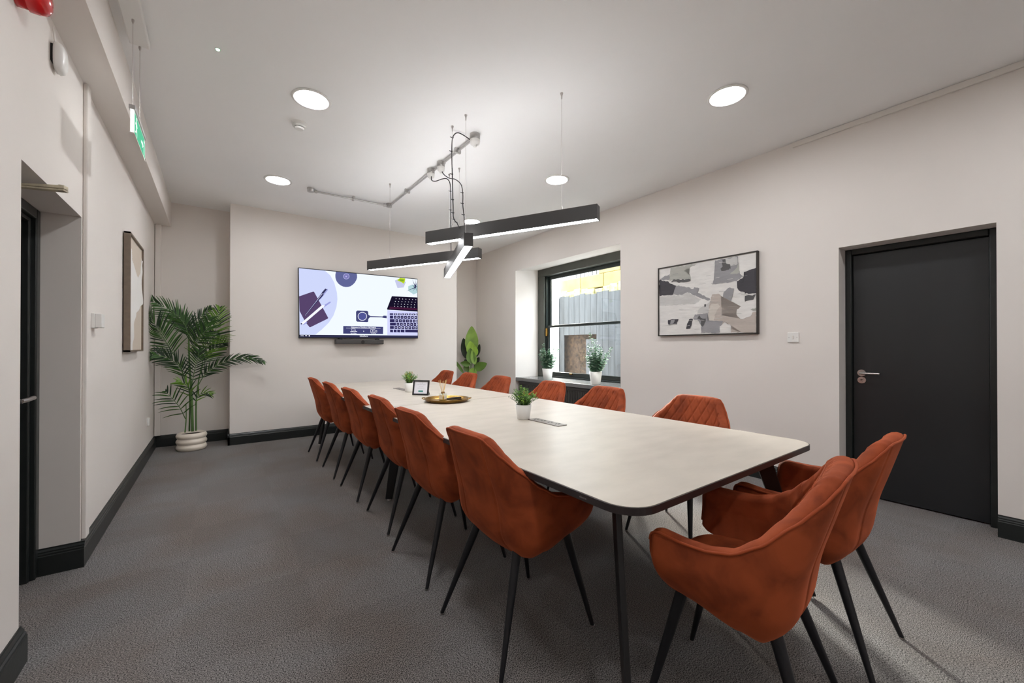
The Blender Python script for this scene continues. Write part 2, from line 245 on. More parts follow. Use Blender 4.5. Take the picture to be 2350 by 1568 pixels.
TV_SHAPES=[('bg',[(0.0047,0.9897),(0.9966,0.9962),(0.9951,0.0485),(0.0051,0.0491)]),('disc',[(0.0047,0.9897),(0.1958,0.9899),(0.2363,0.9254),(0.2666,0.8232),(0.2865,0.6794),(0.29,0.5821),(0.2822,0.4641),(0.2578,0.3358),(0.2208,0.2276),(0.1693,0.1301),(0.1188,0.0505),(0.0051,0.0501)]),('spk',[(0.2804,0.9892),(0.2754,0.9415),(0.2756,0.9025),(0.2805,0.8642),(0.2887,0.8361),(0.3006,0.8104),(0.3164,0.789),(0.3349,0.7758),(0.3563,0.7707),(0.3752,0.7752),(0.3944,0.7867),(0.4137,0.8123),(0.4305,0.8467),(0.4436,0.8887),(0.4506,0.93),(0.4498,0.9702),(0.4466,0.9918)]),('ring',[(0.3873,0.936),(0.3866,0.9261),(0.3847,0.9166),(0.3817,0.9078),(0.3777,0.9003),(0.3729,0.8943),(0.3676,0.8903),(0.3621,0.8884),(0.3565,0.8886),(0.3513,0.891),(0.3467,0.8955),(0.3428,0.9018),(0.34,0.9096),(0.3382,0.9185),(0.3377,0.928),(0.3383,0.9378),(0.3402,0.9473),(0.3432,0.956),(0.3472,0.9636),(0.3519,0.9695),(0.3572,0.9736),(0.3627,0.9757),(0.3683,0.9755),(0.3735,0.9731),(0.3782,0.9687),(0.3821,0.9624),(0.385,0.9546),(0.3868,0.9457)]),('spk2',[(0.3841,0.9355),(0.3835,0.927),(0.3818,0.9187),(0.3791,0.9111),(0.3757,0.9046),(0.3715,0.8995),(0.3669,0.896),(0.3621,0.8943),(0.3573,0.8945),(0.3528,0.8966),(0.3487,0.9005),(0.3454,0.9059),(0.3429,0.9126),(0.3413,0.9203),(0.3409,0.9286),(0.3415,0.937),(0.3431,0.9452),(0.3457,0.9527),(0.3492,0.9593),(0.3533,0.9644),(0.3579,0.968),(0.3627,0.9697),(0.3675,0.9696),(0.372,0.9675),(0.3761,0.9637),(0.3795,0.9583),(0.382,0.9515),(0.3836,0.9438)]),('ring',[(0.3662,0.9306),(0.3654,0.9255),(0.3634,0.9216),(0.3607,0.9198),(0.358,0.9207),(0.356,0.9241),(0.3554,0.9289),(0.3561,0.934),(0.3581,0.9379),(0.3608,0.9397),(0.3635,0.9388),(0.3655,0.9355)]),('book',[(0.0047,0.5908),(0.1061,0.6716),(0.1134,0.6668),(0.2173,0.2998),(0.2136,0.2871),(0.0827,0.1567),(0.0779,0.1566),(0.047,0.2306),(0.0074,0.3823)]),('shade',[(0.1473,0.5564),(0.2143,0.724),(0.2172,0.7099),(0.1624,0.5694)]),('shade',[(0.1842,0.4469),(0.2385,0.5266),(0.2334,0.5426),(0.1921,0.4907)]),('shade',[(0.0299,0.1974),(0.0566,0.2357),(0.0613,0.2199),(0.0322,0.1853)]),('pen',[(0.037,0.3096),(0.1691,0.6561),(0.1856,0.6369),(0.0476,0.3195)]),('penl',[(0.0437,0.3193),(0.1721,0.6498),(0.1751,0.6453),(0.0466,0.3223)]),('pen',[(0.1681,0.6598),(0.1969,0.7266),(0.2101,0.7168),(0.1811,0.6441)]),('white',[(0.0181,0.2156),(0.1719,0.4842),(0.19,0.4799),(0.192,0.4715),(0.0323,0.1975),(0.0204,0.1999)]),('key',[(0.0247,0.2037),(0.0239,0.1991),(0.0218,0.1956),(0.0189,0.1942),(0.0161,0.1954),(0.014,0.1987),(0.0133,0.2034),(0.0141,0.208),(0.0162,0.2115),(0.0191,0.2129),(0.0219,0.2117),(0.024,0.2084)]),('btn',[(0.4494,0.4249),(0.5313,0.4265),(0.5409,0.4149),(0.5423,0.367),(0.5594,0.3474),(0.6654,0.348),(0.6775,0.3612),(0.7029,0.3605),(0.7038,0.3207),(0.6772,0.3236),(0.6593,0.3331),(0.5564,0.3299),(0.5418,0.3005),(0.5403,0.2596),(0.5328,0.2511),(0.4481,0.2539),(0.4388,0.2706),(0.4387,0.4061)]),('white',[(0.53,0.3407),(0.5289,0.3257),(0.5259,0.3113),(0.5212,0.2984),(0.515,0.2874),(0.5076,0.2791),(0.4994,0.2738),(0.4908,0.2718),(0.4823,0.2731),(0.4743,0.2777),(0.4671,0.2853),(0.4611,0.2956),(0.4567,0.308),(0.454,0.3219),(0.4532,0.3366),(0.4543,0.3515),(0.4572,0.3657),(0.4618,0.3786),(0.4679,0.3895),(0.4752,0.3979),(0.4833,0.4033),(0.4919,0.4056),(0.5004,0.4044),(0.5085,0.4),(0.5158,0.3925),(0.5219,0.3822),(0.5264,0.3697),(0.5292,0.3557)]),('btn2',[(0.5255,0.3405),(0.5245,0.3273),(0.5219,0.3147),(0.5177,0.3033),(0.5122,0.2937),(0.5057,0.2864),(0.4985,0.2817),(0.4909,0.2799),(0.4834,0.281),(0.4763,0.2851),(0.4699,0.2917),(0.4647,0.3008),(0.4608,0.3117),(0.4584,0.3239),(0.4576,0.3369),(0.4586,0.3499),(0.4612,0.3624),(0.4653,0.3737),(0.4707,0.3833),(0.4771,0.3907),(0.4843,0.3955),(0.4918,0.3975),(0.4994,0.3965),(0.5065,0.3926),(0.5129,0.3859),(0.5183,0.3769),(0.5223,0.366),(0.5247,0.3536)]),('lap',[(0.752,0.6788),(0.9973,0.6854),(0.9959,0.4495),(0.7949,0.4552),(0.7098,0.4577),(0.7075,0.4764)]),('lapr',[(0.7334,0.5079),(0.9963,0.5002),(0.9961,0.4738),(0.727,0.4715)]),('white',[(0.7877,0.6465),(0.7934,0.647),(0.7933,0.6374),(0.7877,0.6369)]),('white',[(0.8185,0.6472),(0.8242,0.6478),(0.8241,0.6382),(0.8184,0.6376)]),('white',[(0.8495,0.648),(0.8553,0.6486),(0.8552,0.6389),(0.8495,0.6383)]),('white',[(0.8809,0.6488),(0.8867,0.6494),(0.8866,0.6396),(0.8808,0.6391)]),('white',[(0.9126,0.6496),(0.9185,0.6502),(0.9184,0.6404),(0.9125,0.6398)]),('white',[(0.9446,0.6504),(0.9506,0.651),(0.9505,0.6412),(0.9446,0.6406)]),('white',[(0.977,0.6512),(0.983,0.6518),(0.9829,0.6419),(0.9769,0.6413)]),('white',[(0.7811,0.6032),(0.7868,0.6038),(0.7867,0.5942),(0.7811,0.5936)]),('white',[(0.8118,0.6038),(0.8175,0.6043),(0.8174,0.5947),(0.8117,0.5941)]),('white',[(0.8428,0.6043),(0.8485,0.6049),(0.8485,0.5952),(0.8427,0.5947)]),('white',[(0.8741,0.6049),(0.8799,0.6055),(0.8798,0.5957),(0.874,0.5952)]),('white',[(0.9057,0.6055),(0.9116,0.606),(0.9115,0.5962),(0.9057,0.5957)]),('white',[(0.9377,0.6061),(0.9436,0.6066),(0.9435,0.5968),(0.9376,0.5962)]),('white',[(0.97,0.6067),(0.976,0.6072),(0.9759,0.5973),(0.9699,0.5968)]),('white',[(0.7746,0.5622),(0.7802,0.5627),(0.7801,0.5531),(0.7745,0.5526)]),('white',[(0.8052,0.5626),(0.8108,0.5631),(0.8108,0.5534),(0.8051,0.5529)]),('white',[(0.8361,0.5629),(0.8418,0.5634),(0.8417,0.5537),(0.836,0.5532)]),('white',[(0.8673,0.5633),(0.8731,0.5638),(0.873,0.554),(0.8673,0.5535)]),('white',[(0.8989,0.5636),(0.9047,0.5641),(0.9047,0.5544),(0.8988,0.5539)]),('white',[(0.9308,0.564),(0.9367,0.5645),(0.9366,0.5547),(0.9307,0.5542)]),('white',[(0.963,0.5644),(0.969,0.5649),(0.9689,0.555),(0.9629,0.5545)]),('white',[(0.773,0.5228),(0.7786,0.5232),(0.7785,0.5136),(0.7729,0.5132)]),('white',[(0.8036,0.5229),(0.8093,0.5234),(0.8092,0.5137),(0.8035,0.5133)]),('white',[(0.8345,0.5231),(0.8402,0.5235),(0.8401,0.5138),(0.8344,0.5134)]),('white',[(0.8657,0.5232),(0.8715,0.5237),(0.8714,0.5139),(0.8656,0.5135)]),('white',[(0.8973,0.5234),(0.9031,0.5238),(0.903,0.514),(0.8972,0.5136)]),('white',[(0.9291,0.5235),(0.935,0.524),(0.9349,0.5142),(0.929,0.5137)]),('white',[(0.9613,0.5237),(0.9673,0.5241),(0.9672,0.5143),(0.9612,0.5138)]),('pad',[(0.7097,0.4492),(0.7948,0.4488),(0.9958,0.4429),(0.9951,0.0496),(0.7076,0.0518)]),('key',[(0.7313,0.4022),(0.7633,0.4042),(0.7631,0.3788),(0.7311,0.3769)]),('key',[(0.7695,0.4038),(0.7976,0.4056),(0.7974,0.3799),(0.7693,0.3783)]),('white',[(0.7804,0.397),(0.7866,0.3974),(0.7865,0.3868),(0.7803,0.3864)]),('key',[(0.8039,0.4052),(0.8323,0.407),(0.832,0.3812),(0.8037,0.3796)]),('white',[(0.8148,0.3984),(0.8211,0.3988),(0.821,0.3881),(0.8147,0.3877)]),('key',[(0.8386,0.4067),(0.8673,0.4085),(0.8671,0.3825),(0.8384,0.3809)]),('white',[(0.8497,0.3998),(0.856,0.4002),(0.856,0.3894),(0.8496,0.3891)]),('key',[(0.8737,0.4081),(0.9028,0.4099),(0.9025,0.3839),(0.8735,0.3822)]),('white',[(0.8849,0.4013),(0.8914,0.4016),(0.8913,0.3908),(0.8848,0.3904)]),('key',[(0.9093,0.4096),(0.9367,0.4113),(0.9364,0.3851),(0.909,0.3835)]),('white',[(0.9196,0.4026),(0.9261,0.403),(0.926,0.3921),(0.9195,0.3917)]),('key',[(0.9432,0.411),(0.9716,0.4128),(0.9714,0.3864),(0.943,0.3848)]),('white',[(0.954,0.404),(0.9606,0.4044),(0.9605,0.3935),(0.9539,0.3931)]),('key',[(0.9782,0.4125),(0.9949,0.4135),(0.9947,0.3871),(0.978,0.3861)]),('white',[(0.9832,0.4051),(0.9898,0.4055),(0.9897,0.3945),(0.9831,0.3941)]),('key',[(0.7322,0.3643),(0.7618,0.3659),(0.7614,0.3192),(0.7318,0.3178)]),('key',[(0.768,0.3655),(0.7941,0.367),(0.7938,0.3201),(0.7676,0.3188)]),('white',[(0.7778,0.348),(0.784,0.3483),(0.7839,0.3377),(0.7777,0.3374)]),('key',[(0.8004,0.3667),(0.8256,0.3681),(0.8252,0.3209),(0.8,0.3197)]),('white',[(0.8097,0.349),(0.816,0.3493),(0.8159,0.3386),(0.8096,0.3383)]),('key',[(0.8319,0.3678),(0.8587,0.3693),(0.8583,0.3218),(0.8315,0.3205)]),('white',[(0.8419,0.3501),(0.8483,0.3504),(0.8482,0.3396),(0.8418,0.3393)]),('key',[(0.8651,0.3689),(0.8914,0.3704),(0.891,0.3227),(0.8647,0.3215)]),('white',[(0.8748,0.3511),(0.8813,0.3515),(0.8812,0.3406),(0.8748,0.3403)]),('key',[(0.8979,0.3701),(0.9252,0.3716),(0.9248,0.3237),(0.8975,0.3224)]),('white',[(0.9081,0.3522),(0.9146,0.3525),(0.9145,0.3417),(0.908,0.3413)]),('key',[(0.9317,0.3713),(0.958,0.3727),(0.9576,0.3245),(0.9313,0.3233)]),('white',[(0.9414,0.3533),(0.948,0.3536),(0.9479,0.3427),(0.9413,0.3423)]),('key',[(0.9646,0.3724),(0.9912,0.3739),(0.9908,0.3254),(0.9642,0.3242)]),('white',[(0.9744,0.3543),(0.9811,0.3547),(0.981,0.3437),(0.9743,0.3433)]),('key',[(0.7317,0.3073),(0.7762,0.3093),(0.7758,0.2625),(0.7313,0.2608)]),('key',[(0.7824,0.3086),(0.8093,0.3098),(0.809,0.2628),(0.782,0.2617)]),('white',[(0.7926,0.2909),(0.7988,0.2912),(0.7987,0.2805),(0.7925,0.2802)]),('key',[(0.8156,0.3094),(0.8429,0.3107),(0.8425,0.2634),(0.8152,0.2623)]),('white',[(0.8259,0.2917),(0.8322,0.2919),(0.8321,0.2812),(0.8258,0.2809)]),('key',[(0.8492,0.3103),(0.8761,0.3115),(0.8757,0.2639),(0.8488,0.2629)]),('white',[(0.8593,0.2924),(0.8657,0.2927),(0.8656,0.2819),(0.8592,0.2816)]),('key',[(0.8825,0.3111),(0.9097,0.3124),(0.9093,0.2646),(0.8821,0.2635)]),('white',[(0.8927,0.2932),(0.8992,0.2935),(0.8991,0.2826),(0.8926,0.2823)]),('key',[(0.9162,0.312),(0.9424,0.3132),(0.942,0.2651),(0.9158,0.2641)]),('white',[(0.9259,0.2939),(0.9324,0.2942),(0.9323,0.2833),(0.9258,0.283)]),('key',[(0.949,0.3128),(0.9754,0.314),(0.975,0.2657),(0.9485,0.2647)]),('white',[(0.9587,0.2947),(0.9653,0.2949),(0.9652,0.284),(0.9586,0.2837)]),('key',[(0.982,0.3137),(0.994,0.3142),(0.9936,0.2658),(0.9816,0.2653)]),('white',[(0.9845,0.2951),(0.9912,0.2954),(0.9911,0.2844),(0.9844,0.2841)]),('key',[(0.7325,0.2524),(0.787,0.2544),(0.7866,0.2075),(0.7321,0.2059)]),('key',[(0.7932,0.2534),(0.8183,0.2543),(0.8179,0.2072),(0.7928,0.2065)]),('white',[(0.8024,0.2356),(0.8087,0.2358),(0.8086,0.2251),(0.8024,0.2249)]),('key',[(0.8246,0.2539),(0.8513,0.2549),(0.8509,0.2075),(0.8242,0.2067)]),('white',[(0.8346,0.236),(0.841,0.2362),(0.8409,0.2255),(0.8345,0.2253)]),('key',[(0.8577,0.2545),(0.884,0.2554),(0.8836,0.2078),(0.8573,0.207)]),('white',[(0.8675,0.2365),(0.8739,0.2367),(0.8738,0.2259),(0.8674,0.2257)]),('key',[(0.8904,0.255),(0.9164,0.2559),(0.916,0.2081),(0.89,0.2073)]),('white',[(0.9,0.2369),(0.9065,0.2371),(0.9064,0.2263),(0.8999,0.2261)]),('key',[(0.9229,0.2555),(0.9505,0.2565),(0.95,0.2084),(0.9225,0.2076)]),('white',[(0.9332,0.2374),(0.9398,0.2376),(0.9397,0.2267),(0.9331,0.2265)]),('key',[(0.957,0.2561),(0.9816,0.257),(0.9811,0.2086),(0.9566,0.2079)]),('white',[(0.9658,0.2378),(0.9724,0.238),(0.9723,0.227),(0.9657,0.2268)]),('key',[(0.9882,0.2566),(0.9935,0.2568),(0.9931,0.2083),(0.9878,0.2082)]),('white',[(0.9874,0.2379),(0.994,0.2381),(0.994,0.2271),(0.9873,0.2269)]),('key',[(0.7321,0.1996),(0.7678,0.2006),(0.7674,0.1518),(0.7317,0.1511)]),('key',[(0.774,0.1999),(0.8003,0.2007),(0.7999,0.1516),(0.7736,0.151)]),('white',[(0.7838,0.181),(0.7901,0.1812),(0.79,0.1705),(0.7838,0.1704)]),('key',[(0.8065,0.2002),(0.8318,0.2009),(0.8314,0.1515),(0.8061,0.151)]),('white',[(0.8158,0.1812),(0.8221,0.1813),(0.822,0.1706),(0.8157,0.1705)]),('key',[(0.8381,0.2004),(0.8656,0.2012),(0.8651,0.1516),(0.8377,0.151)]),('white',[(0.8485,0.1814),(0.8548,0.1815),(0.8547,0.1707),(0.8484,0.1706)]),('key',[(0.872,0.2007),(0.899,0.2014),(0.8986,0.1515),(0.8715,0.151)]),('white',[(0.8821,0.1815),(0.8885,0.1817),(0.8884,0.1708),(0.882,0.1707)]),('key',[(0.9055,0.2009),(0.9323,0.2017),(0.9318,0.1515),(0.9051,0.151)]),('white',[(0.9154,0.1816),(0.922,0.1818),(0.9219,0.1709),(0.9153,0.1708)]),('key',[(0.9388,0.2012),(0.9665,0.202),(0.966,0.1515),(0.9384,0.151)]),('white',[(0.9491,0.1818),(0.9557,0.182),(0.9556,0.171),(0.9491,0.1709)]),('key',[(0.9731,0.2015),(0.9931,0.202),(0.9926,0.1514),(0.9727,0.151)]),('white',[(0.9796,0.1819),(0.9862,0.182),(0.9861,0.171),(0.9795,0.1709)]),('key',[(0.7328,0.1427),(0.7599,0.141),(0.7595,0.0965),(0.7325,0.0983)]),('key',[(0.7661,0.1433),(0.7935,0.1417),(0.7931,0.0969),(0.7657,0.0987)]),('key',[(0.7985,0.1439),(0.8262,0.1423),(0.8258,0.0973),(0.7982,0.0991)]),('key',[(0.8313,0.1445),(0.867,0.143),(0.8666,0.0977),(0.8309,0.0995)]),('key',[(0.8734,0.1453),(0.9952,0.1454),(0.9948,0.0992),(0.873,0.0999)]),('pot1',[(0.7802,0.934),(0.8053,0.956),(0.8686,0.9419),(0.8845,0.9226),(0.8613,0.833),(0.8042,0.8169)]),('leaf',[(0.8002,0.9445),(0.8308,0.9856),(0.8786,0.9845),(0.8763,0.943),(0.865,0.8928),(0.8429,0.9165),(0.8177,0.9289)]),('leaf2',[(0.8148,0.9553),(0.8369,0.964),(0.8688,0.9635),(0.8621,0.9301),(0.8367,0.9318)]),('pot2',[(0.9066,0.8606),(0.946,0.89),(0.9937,0.8944),(0.9966,0.7625),(0.9578,0.7306),(0.906,0.7845)]),('key',[(0.8832,0.7709),(0.9736,0.8417),(0.9705,0.8533)]),('key',[(0.9363,0.8974),(0.9728,0.8425),(0.978,0.8533)]),('key',[(0.9468,0.9808),(0.9685,0.8666),(0.976,0.8723)]),('key',[(0.9766,0.9887),(0.9715,0.8584),(0.9795,0.8594)]),('key',[(0.9963,0.9609),(0.9751,0.8718),(0.9827,0.8689)]),('key',[(0.9323,0.815),(0.9937,0.8608),(0.9906,0.8724)]),('key',[(0.9517,0.7791),(0.9857,0.868),(0.9788,0.8736)]),('key',[(0.9901,0.7783),(0.9794,0.8721),(0.9717,0.8677)]),('btn',[(0.3336,0.1844),(0.67,0.1832),(0.6691,0.0684),(0.3327,0.0701)]),('white',[(0.3559,0.1563),(0.6471,0.1556),(0.6471,0.1525),(0.3559,0.1523)]),('white',[(0.4015,0.1464),(0.429,0.1439),(0.4288,0.1399),(0.4013,0.1424)]),('white',[(0.43,0.1424),(0.4341,0.1053),(0.432,0.1045),(0.4278,0.1415)]),('white',[(0.433,0.1029),(0.4033,0.1045),(0.4034,0.1085),(0.4331,0.1069)]),('white',[(0.4022,0.1063),(0.4003,0.1441),(0.4025,0.1446),(0.4044,0.1067)]),('white',[(0.3889,0.1043),(0.4219,0.1167),(0.4223,0.1128),(0.3893,0.1004)]),('white',[(0.4223,0.1167),(0.4472,0.107),(0.4467,0.1031),(0.4218,0.1128)]),('white',[(0.4471,0.1031),(0.4221,0.0928),(0.4217,0.0967),(0.4467,0.107)]),('white',[(0.4218,0.0928),(0.3889,0.1004),(0.3892,0.1043),(0.4221,0.0967)]),('white',[(0.5607,0.1415),(0.5974,0.1401),(0.5973,0.136),(0.5606,0.1374)]),('white',[(0.5985,0.1381),(0.5982,0.0968),(0.5958,0.0968),(0.5961,0.138)]),('white',[(0.5969,0.0947),(0.5603,0.0963),(0.5604,0.1004),(0.597,0.0988)]),('white',[(0.5592,0.0984),(0.5595,0.1394),(0.5618,0.1394),(0.5615,0.0984)]),('white',[(0.5843,0.1172),(0.5832,0.1117),(0.5806,0.1083),(0.5774,0.1083),(0.5748,0.1116),(0.5738,0.117),(0.5749,0.1225),(0.5775,0.1259),(0.5807,0.126),(0.5833,0.1226)]),('white',[(0.5048,0.1099),(0.504,0.1057),(0.502,0.1031),(0.4996,0.1031),(0.4976,0.1056),(0.4969,0.1098),(0.4977,0.114),(0.4997,0.1166),(0.5021,0.1166),(0.5041,0.1141)]),('white',[(0.5545,0.0963),(0.6028,0.0948),(0.6028,0.0906),(0.5545,0.0922)]),('white',[(0.6054,0.1279),(0.616,0.126),(0.6158,0.0939),(0.6052,0.0948)]),('btn',[(0.6078,0.1227),(0.6136,0.1218),(0.6135,0.099),(0.6076,0.099)]),('bar',[(0.0046,0.0463),(0.9957,0.0463),(0.9961,0.0154),(0.0048,0.0139)]),('white',[(0.0456,0.0418),(0.0581,0.0418),(0.058,0.0287),(0.0455,0.0287)]),('white',[(0.0794,0.0344),(0.0784,0.0277),(0.076,0.0236),(0.073,0.0236),(0.0706,0.0277),(0.0697,0.0344),(0.0707,0.041),(0.0731,0.0451),(0.0761,0.0451),(0.0785,0.041)])]
TV_TEXT=[('Welcome to ClickShare-1862744823', 0.396, 0.1562, 0.2097, 0.0219), ('ClickShare', 0.4669, 0.0247, 0.0692, 0.0221), ('14:42', 0.0106, 0.0269, 0.0234, 0.0167), ('Plug in a Button', 0.3932, 0.0725, 0.0473, 0.012), ('Use the App', 0.5653, 0.0718, 0.0409, 0.0123)]
ART_SHAPES=[('g2',[(0.1409,0.9898),(0.4415,0.9845),(0.2975,0.9188),(0.366,0.8297),(0.3744,0.7638),(0.2621,0.8056),(0.1264,0.7966)]),('g3',[(0.0081,0.8517),(0.1267,0.9031),(0.1265,0.819),(0.0513,0.8211)]),('k',[(0.0062,0.8406),(0.0984,0.8015),(0.1402,0.755),(0.2039,0.7166),(0.1993,0.6619),(0.17,0.5883),(0.0052,0.5939)]),('g3',[(0.2039,0.7166),(0.297,0.6905),(0.3995,0.6366),(0.4079,0.662),(0.4616,0.6376),(0.441,0.5825),(0.5776,0.4697),(0.5619,0.451),(0.4492,0.5178),(0.3314,0.6038),(0.2616,0.5701),(0.1718,0.5936)]),('g1',[(0.0052,0.5881),(0.2616,0.5701),(0.3314,0.5984),(0.4818,0.4818),(0.4159,0.4261),(0.1896,0.4353),(0.0046,0.4386)]),('w',[(0.0046,0.4386),(0.4159,0.4261),(0.5776,0.4594),(0.5697,0.3982),(0.3988,0.2243),(0.2251,0.2153),(0.003,0.0115)]),('g3',[(0.6243,0.9847),(0.8371,0.9894),(0.8407,0.8959),(0.8549,0.7566),(0.893,0.7202),(0.8374,0.6818),(0.8269,0.6689),(0.6088,0.6711),(0.5972,0.6627),(0.6204,0.8326)]),('g1',[(0.722,0.9822),(0.8301,0.9813),(0.8372,0.887),(0.6998,0.8871)]),('k2',[(0.6923,0.9791),(0.722,0.9792),(0.7183,0.9031),(0.7659,0.8729),(0.7586,0.8348),(0.6849,0.8298),(0.6774,0.8616),(0.6961,0.8879)]),('k2',[(0.7146,0.9339),(0.7659,0.9027),(0.7731,0.8417),(0.6998,0.8469)]),('g2',[(0.7659,0.7738),(0.8337,0.8487),(0.8407,0.8959),(0.8583,0.7851),(0.8303,0.7614)]),('w',[(0.8406,0.9837),(0.9981,0.9873),(0.9984,0.8091),(0.893,0.7685),(0.8965,0.7196),(0.8584,0.7559)]),('k',[(0.9984,0.8062),(0.893,0.7734),(0.8965,0.7292),(0.8793,0.6937),(0.8304,0.6683),(0.834,0.5844),(0.8481,0.5431),(0.9002,0.516),(0.9002,0.4967),(0.999,0.4875)]),('k2',[(0.9003,0.4676),(0.9991,0.4733),(0.9813,0.4377),(0.9747,0.41),(0.9344,0.4054),(0.9004,0.395)]),('g3',[(0.766,0.6001),(0.8021,0.5796),(0.7878,0.4927),(0.748,0.2781),(0.737,0.234),(0.6887,0.2532),(0.6962,0.3638),(0.7073,0.5439)]),('b1',[(0.5932,0.5296),(0.6547,0.5312),(0.6924,0.4855),(0.685,0.2433),(0.7444,0.2283),(0.7517,0.2778),(0.8308,0.2804),(0.866,0.1793),(0.9816,0.2567),(0.9995,0.255),(1.0,0.0029),(0.7737,0.0084),(0.7736,0.0963),(0.7223,0.1495),(0.6623,0.1024),(0.5459,0.1767),(0.5539,0.3376)]),('b2',[(0.5854,0.3964),(0.6471,0.3997),(0.6699,0.3565),(0.6318,0.299),(0.6086,0.1776),(0.5538,0.1814),(0.5618,0.3368)]),('g3',[(0.3988,0.2136),(0.4157,0.2766),(0.5459,0.2862),(0.5459,0.1819),(0.7,0.1611),(0.6699,0.0102),(0.4813,0.0118),(0.457,0.1775)]),('g1',[(0.4406,0.2851),(0.4654,0.357),(0.5697,0.4293),(0.5539,0.2855)]),('k',[(0.1106,0.2257),(0.2341,0.2257),(0.2114,0.1551),(0.115,0.1495)]),('g3',[(0.1431,0.2211),(0.189,0.2234),(0.1706,0.1631),(0.1337,0.1597)]),('k',[(0.3522,0.2149),(0.3921,0.2141),(0.3647,0.0842),(0.3174,0.0799)]),('k2',[(0.4405,0.2159),(0.4612,0.262),(0.4775,0.2237),(0.53,0.2092),(0.5299,0.1726),(0.4977,0.1009),(0.4774,0.1443),(0.4815,0.1864)]),('w',[(0.3861,0.1822),(0.4405,0.2052),(0.4611,0.1666),(0.4814,0.1018),(0.4854,0.0148),(0.3646,0.0149)]),('w',[(0.6699,0.0918),(0.7186,0.1498),(0.7736,0.1013),(0.7773,0.0083),(0.6737,0.0101)]),('w',[(0.8307,0.3099),(0.8728,0.3398),(0.9683,0.277),(0.9483,0.2021),(0.8799,0.1734),(0.8308,0.2213)]),('k2',[(0.5141,0.4044),(0.5341,0.4074),(0.5301,0.3765),(0.5181,0.3673)]),('g2',[(0.9481,0.2886),(0.9994,0.312),(0.9995,0.2693),(0.9683,0.277)]),('k2',[(0.1724,0.8108),(0.366,0.7815),(0.3701,0.7539),(0.262,0.7564),(0.1448,0.7822)])]
# ================================================================ THE ROOM
Y0 = -3.2
struct(mk('floor', B().box(-.9, 4.75, Y0-.2, 7.1, -.1, 0), M_carpet))
struct(mk('ceiling', B().box(-.9, 4.75, Y0-.2, 7.1, CEIL, CEIL+.12), M_ceil))
# left wall with the doorway opening
b = B(); dl0, dl1, dz = 2.353, 3.205, 1.93
b.box(-.9, -.605, Y0, dl0, 0, CEIL).box(-.9, -.605, dl0, dl1, dz, CEIL).box(-.9, -.605, dl1, 6.9, 0, CEIL).box(-.95, -.865, dl0-.1, dl1+.1, 0, dz+.1)  # last block is added behind the door to keep outside light out
struct(mk('wall_left', b, M_wall))
# back wall: two recesses around the projecting middle
b = B(); b.box(-.9, .133, 6.47, 7.1, 0, CEIL).box(.133, 3.285, 6.07, 7.1, 0, CEIL).box(3.285, 4.75, 6.78, 7.1, 0, CEIL)
struct(mk('wall_back', b, M_wall))
struct(mk('wall_near', B().box(-.9, 4.75, Y0-.2, Y0, 0, CEIL), M_wall))
# right wall: door opening and deep window opening, top of the window reveal splayed
def wp(y, off=0., z=0.): return (WX(y)+off, y, z)
def rblock(b, y0, y1, z0, z1, off0=0., off1=.6, zb0=None, zb1=None):
    zb0 = z0 if zb0 is None else zb0; zb1 = z1 if zb1 is None else zb1
    b.hexa([wp(y0, off0, z0), wp(y0, off1, zb0), wp(y1, off1, zb0), wp(y1, off0, z0), wp(y0, off0, z1), wp(y0, off1, zb1), wp(y1, off1, zb1), wp(y1, off0, z1)])
b = B(); dr0, dr1, drz = .246, 1.062, 2.012; wi0, wi1, wiz = 3.258, 5.48, 2.505
rblock(b, Y0, dr0, 0, CEIL); rblock(b, dr0, dr1, drz, CEIL); rblock(b, dr1, wi0, 0, CEIL)
rblock(b, wi0, wi1, wiz, CEIL, zb0=wiz+.075); rblock(b, wi1, 6.9, 0, CEIL)
rblock(b, wi0, wi1, 0, .62, .42, .6); rblock(b, dr0, dr1, 0, drz, .29, .6)  # second block is added behind the door, stops sky light leaking through
struct(mk('wall_right', b, M_wall, fixn=True))
# beam (boxed pipework) along the left wall under the ceiling
struct(mk('trim_1', B().box(-.605, -.455, Y0, 6.47, 2.69, CEIL), M_wall))
# vertical boxed strip beside the doorway and pipe casing in the far corner
struct(mk('trim_2', B().box(-.605, -.585, 3.225, 3.30, .14, 2.69), M_wall, bevel=.006))
struct(mk('trim_3', B().box(-.60, -.545, 6.43, 6.47, .14, 2.69), M_wall, bevel=.004))
b = B(); b.hexa([wp(Y0, -.018, 2.945), wp(Y0, 0, 2.945), wp(1.379, 0, 2.945), wp(1.379, -.018, 2.945), wp(Y0, -.018, 2.988), wp(Y0, 0, 2.988), wp(1.379, 0, 2.988), wp(1.379, -.018, 2.988)])
struct(mk('trim_4', b, M_trimw, bevel=.003))
# baseboards: moulded black skirting
SK = [(0, 0), (.020, 0), (.020, .100), (.017, .104), (.017, .112), (.012, .117), (.012, .124), (.005, .133), (.004, .140), (0, .140)]
def skirt(name, p0, p1, nrm):
    p0 = Vector((p0[0], p0[1], 0)); p1 = Vector((p1[0], p1[1], 0)); nrm = Vector((nrm[0], nrm[1], 0)); n = len(SK); b = B()
    v = [p+nrm*d+Vector((0, 0, z)) for p in (p0, p1) for d, z in SK]
    b.add(v, [tuple(range(n)), tuple(range(n, 2*n))[::-1]]+[(i, i+n, (i+1) % n+n, (i+1) % n) for i in range(n)])
    return b
def joinb(*bs):
    r = B()
    for q in bs: r.add(q.v, q.f)
    return r
struct(mk('baseboard_left', joinb(skirt('', (-.605, dl1-.0), (-.605, 6.47), (1, 0)), skirt('', (-.605, Y0), (-.605, dl0+.012), (1, 0)), skirt('', (-.585, dl1), (-.76, dl1), (0, -1))), M_black, fixn=True))
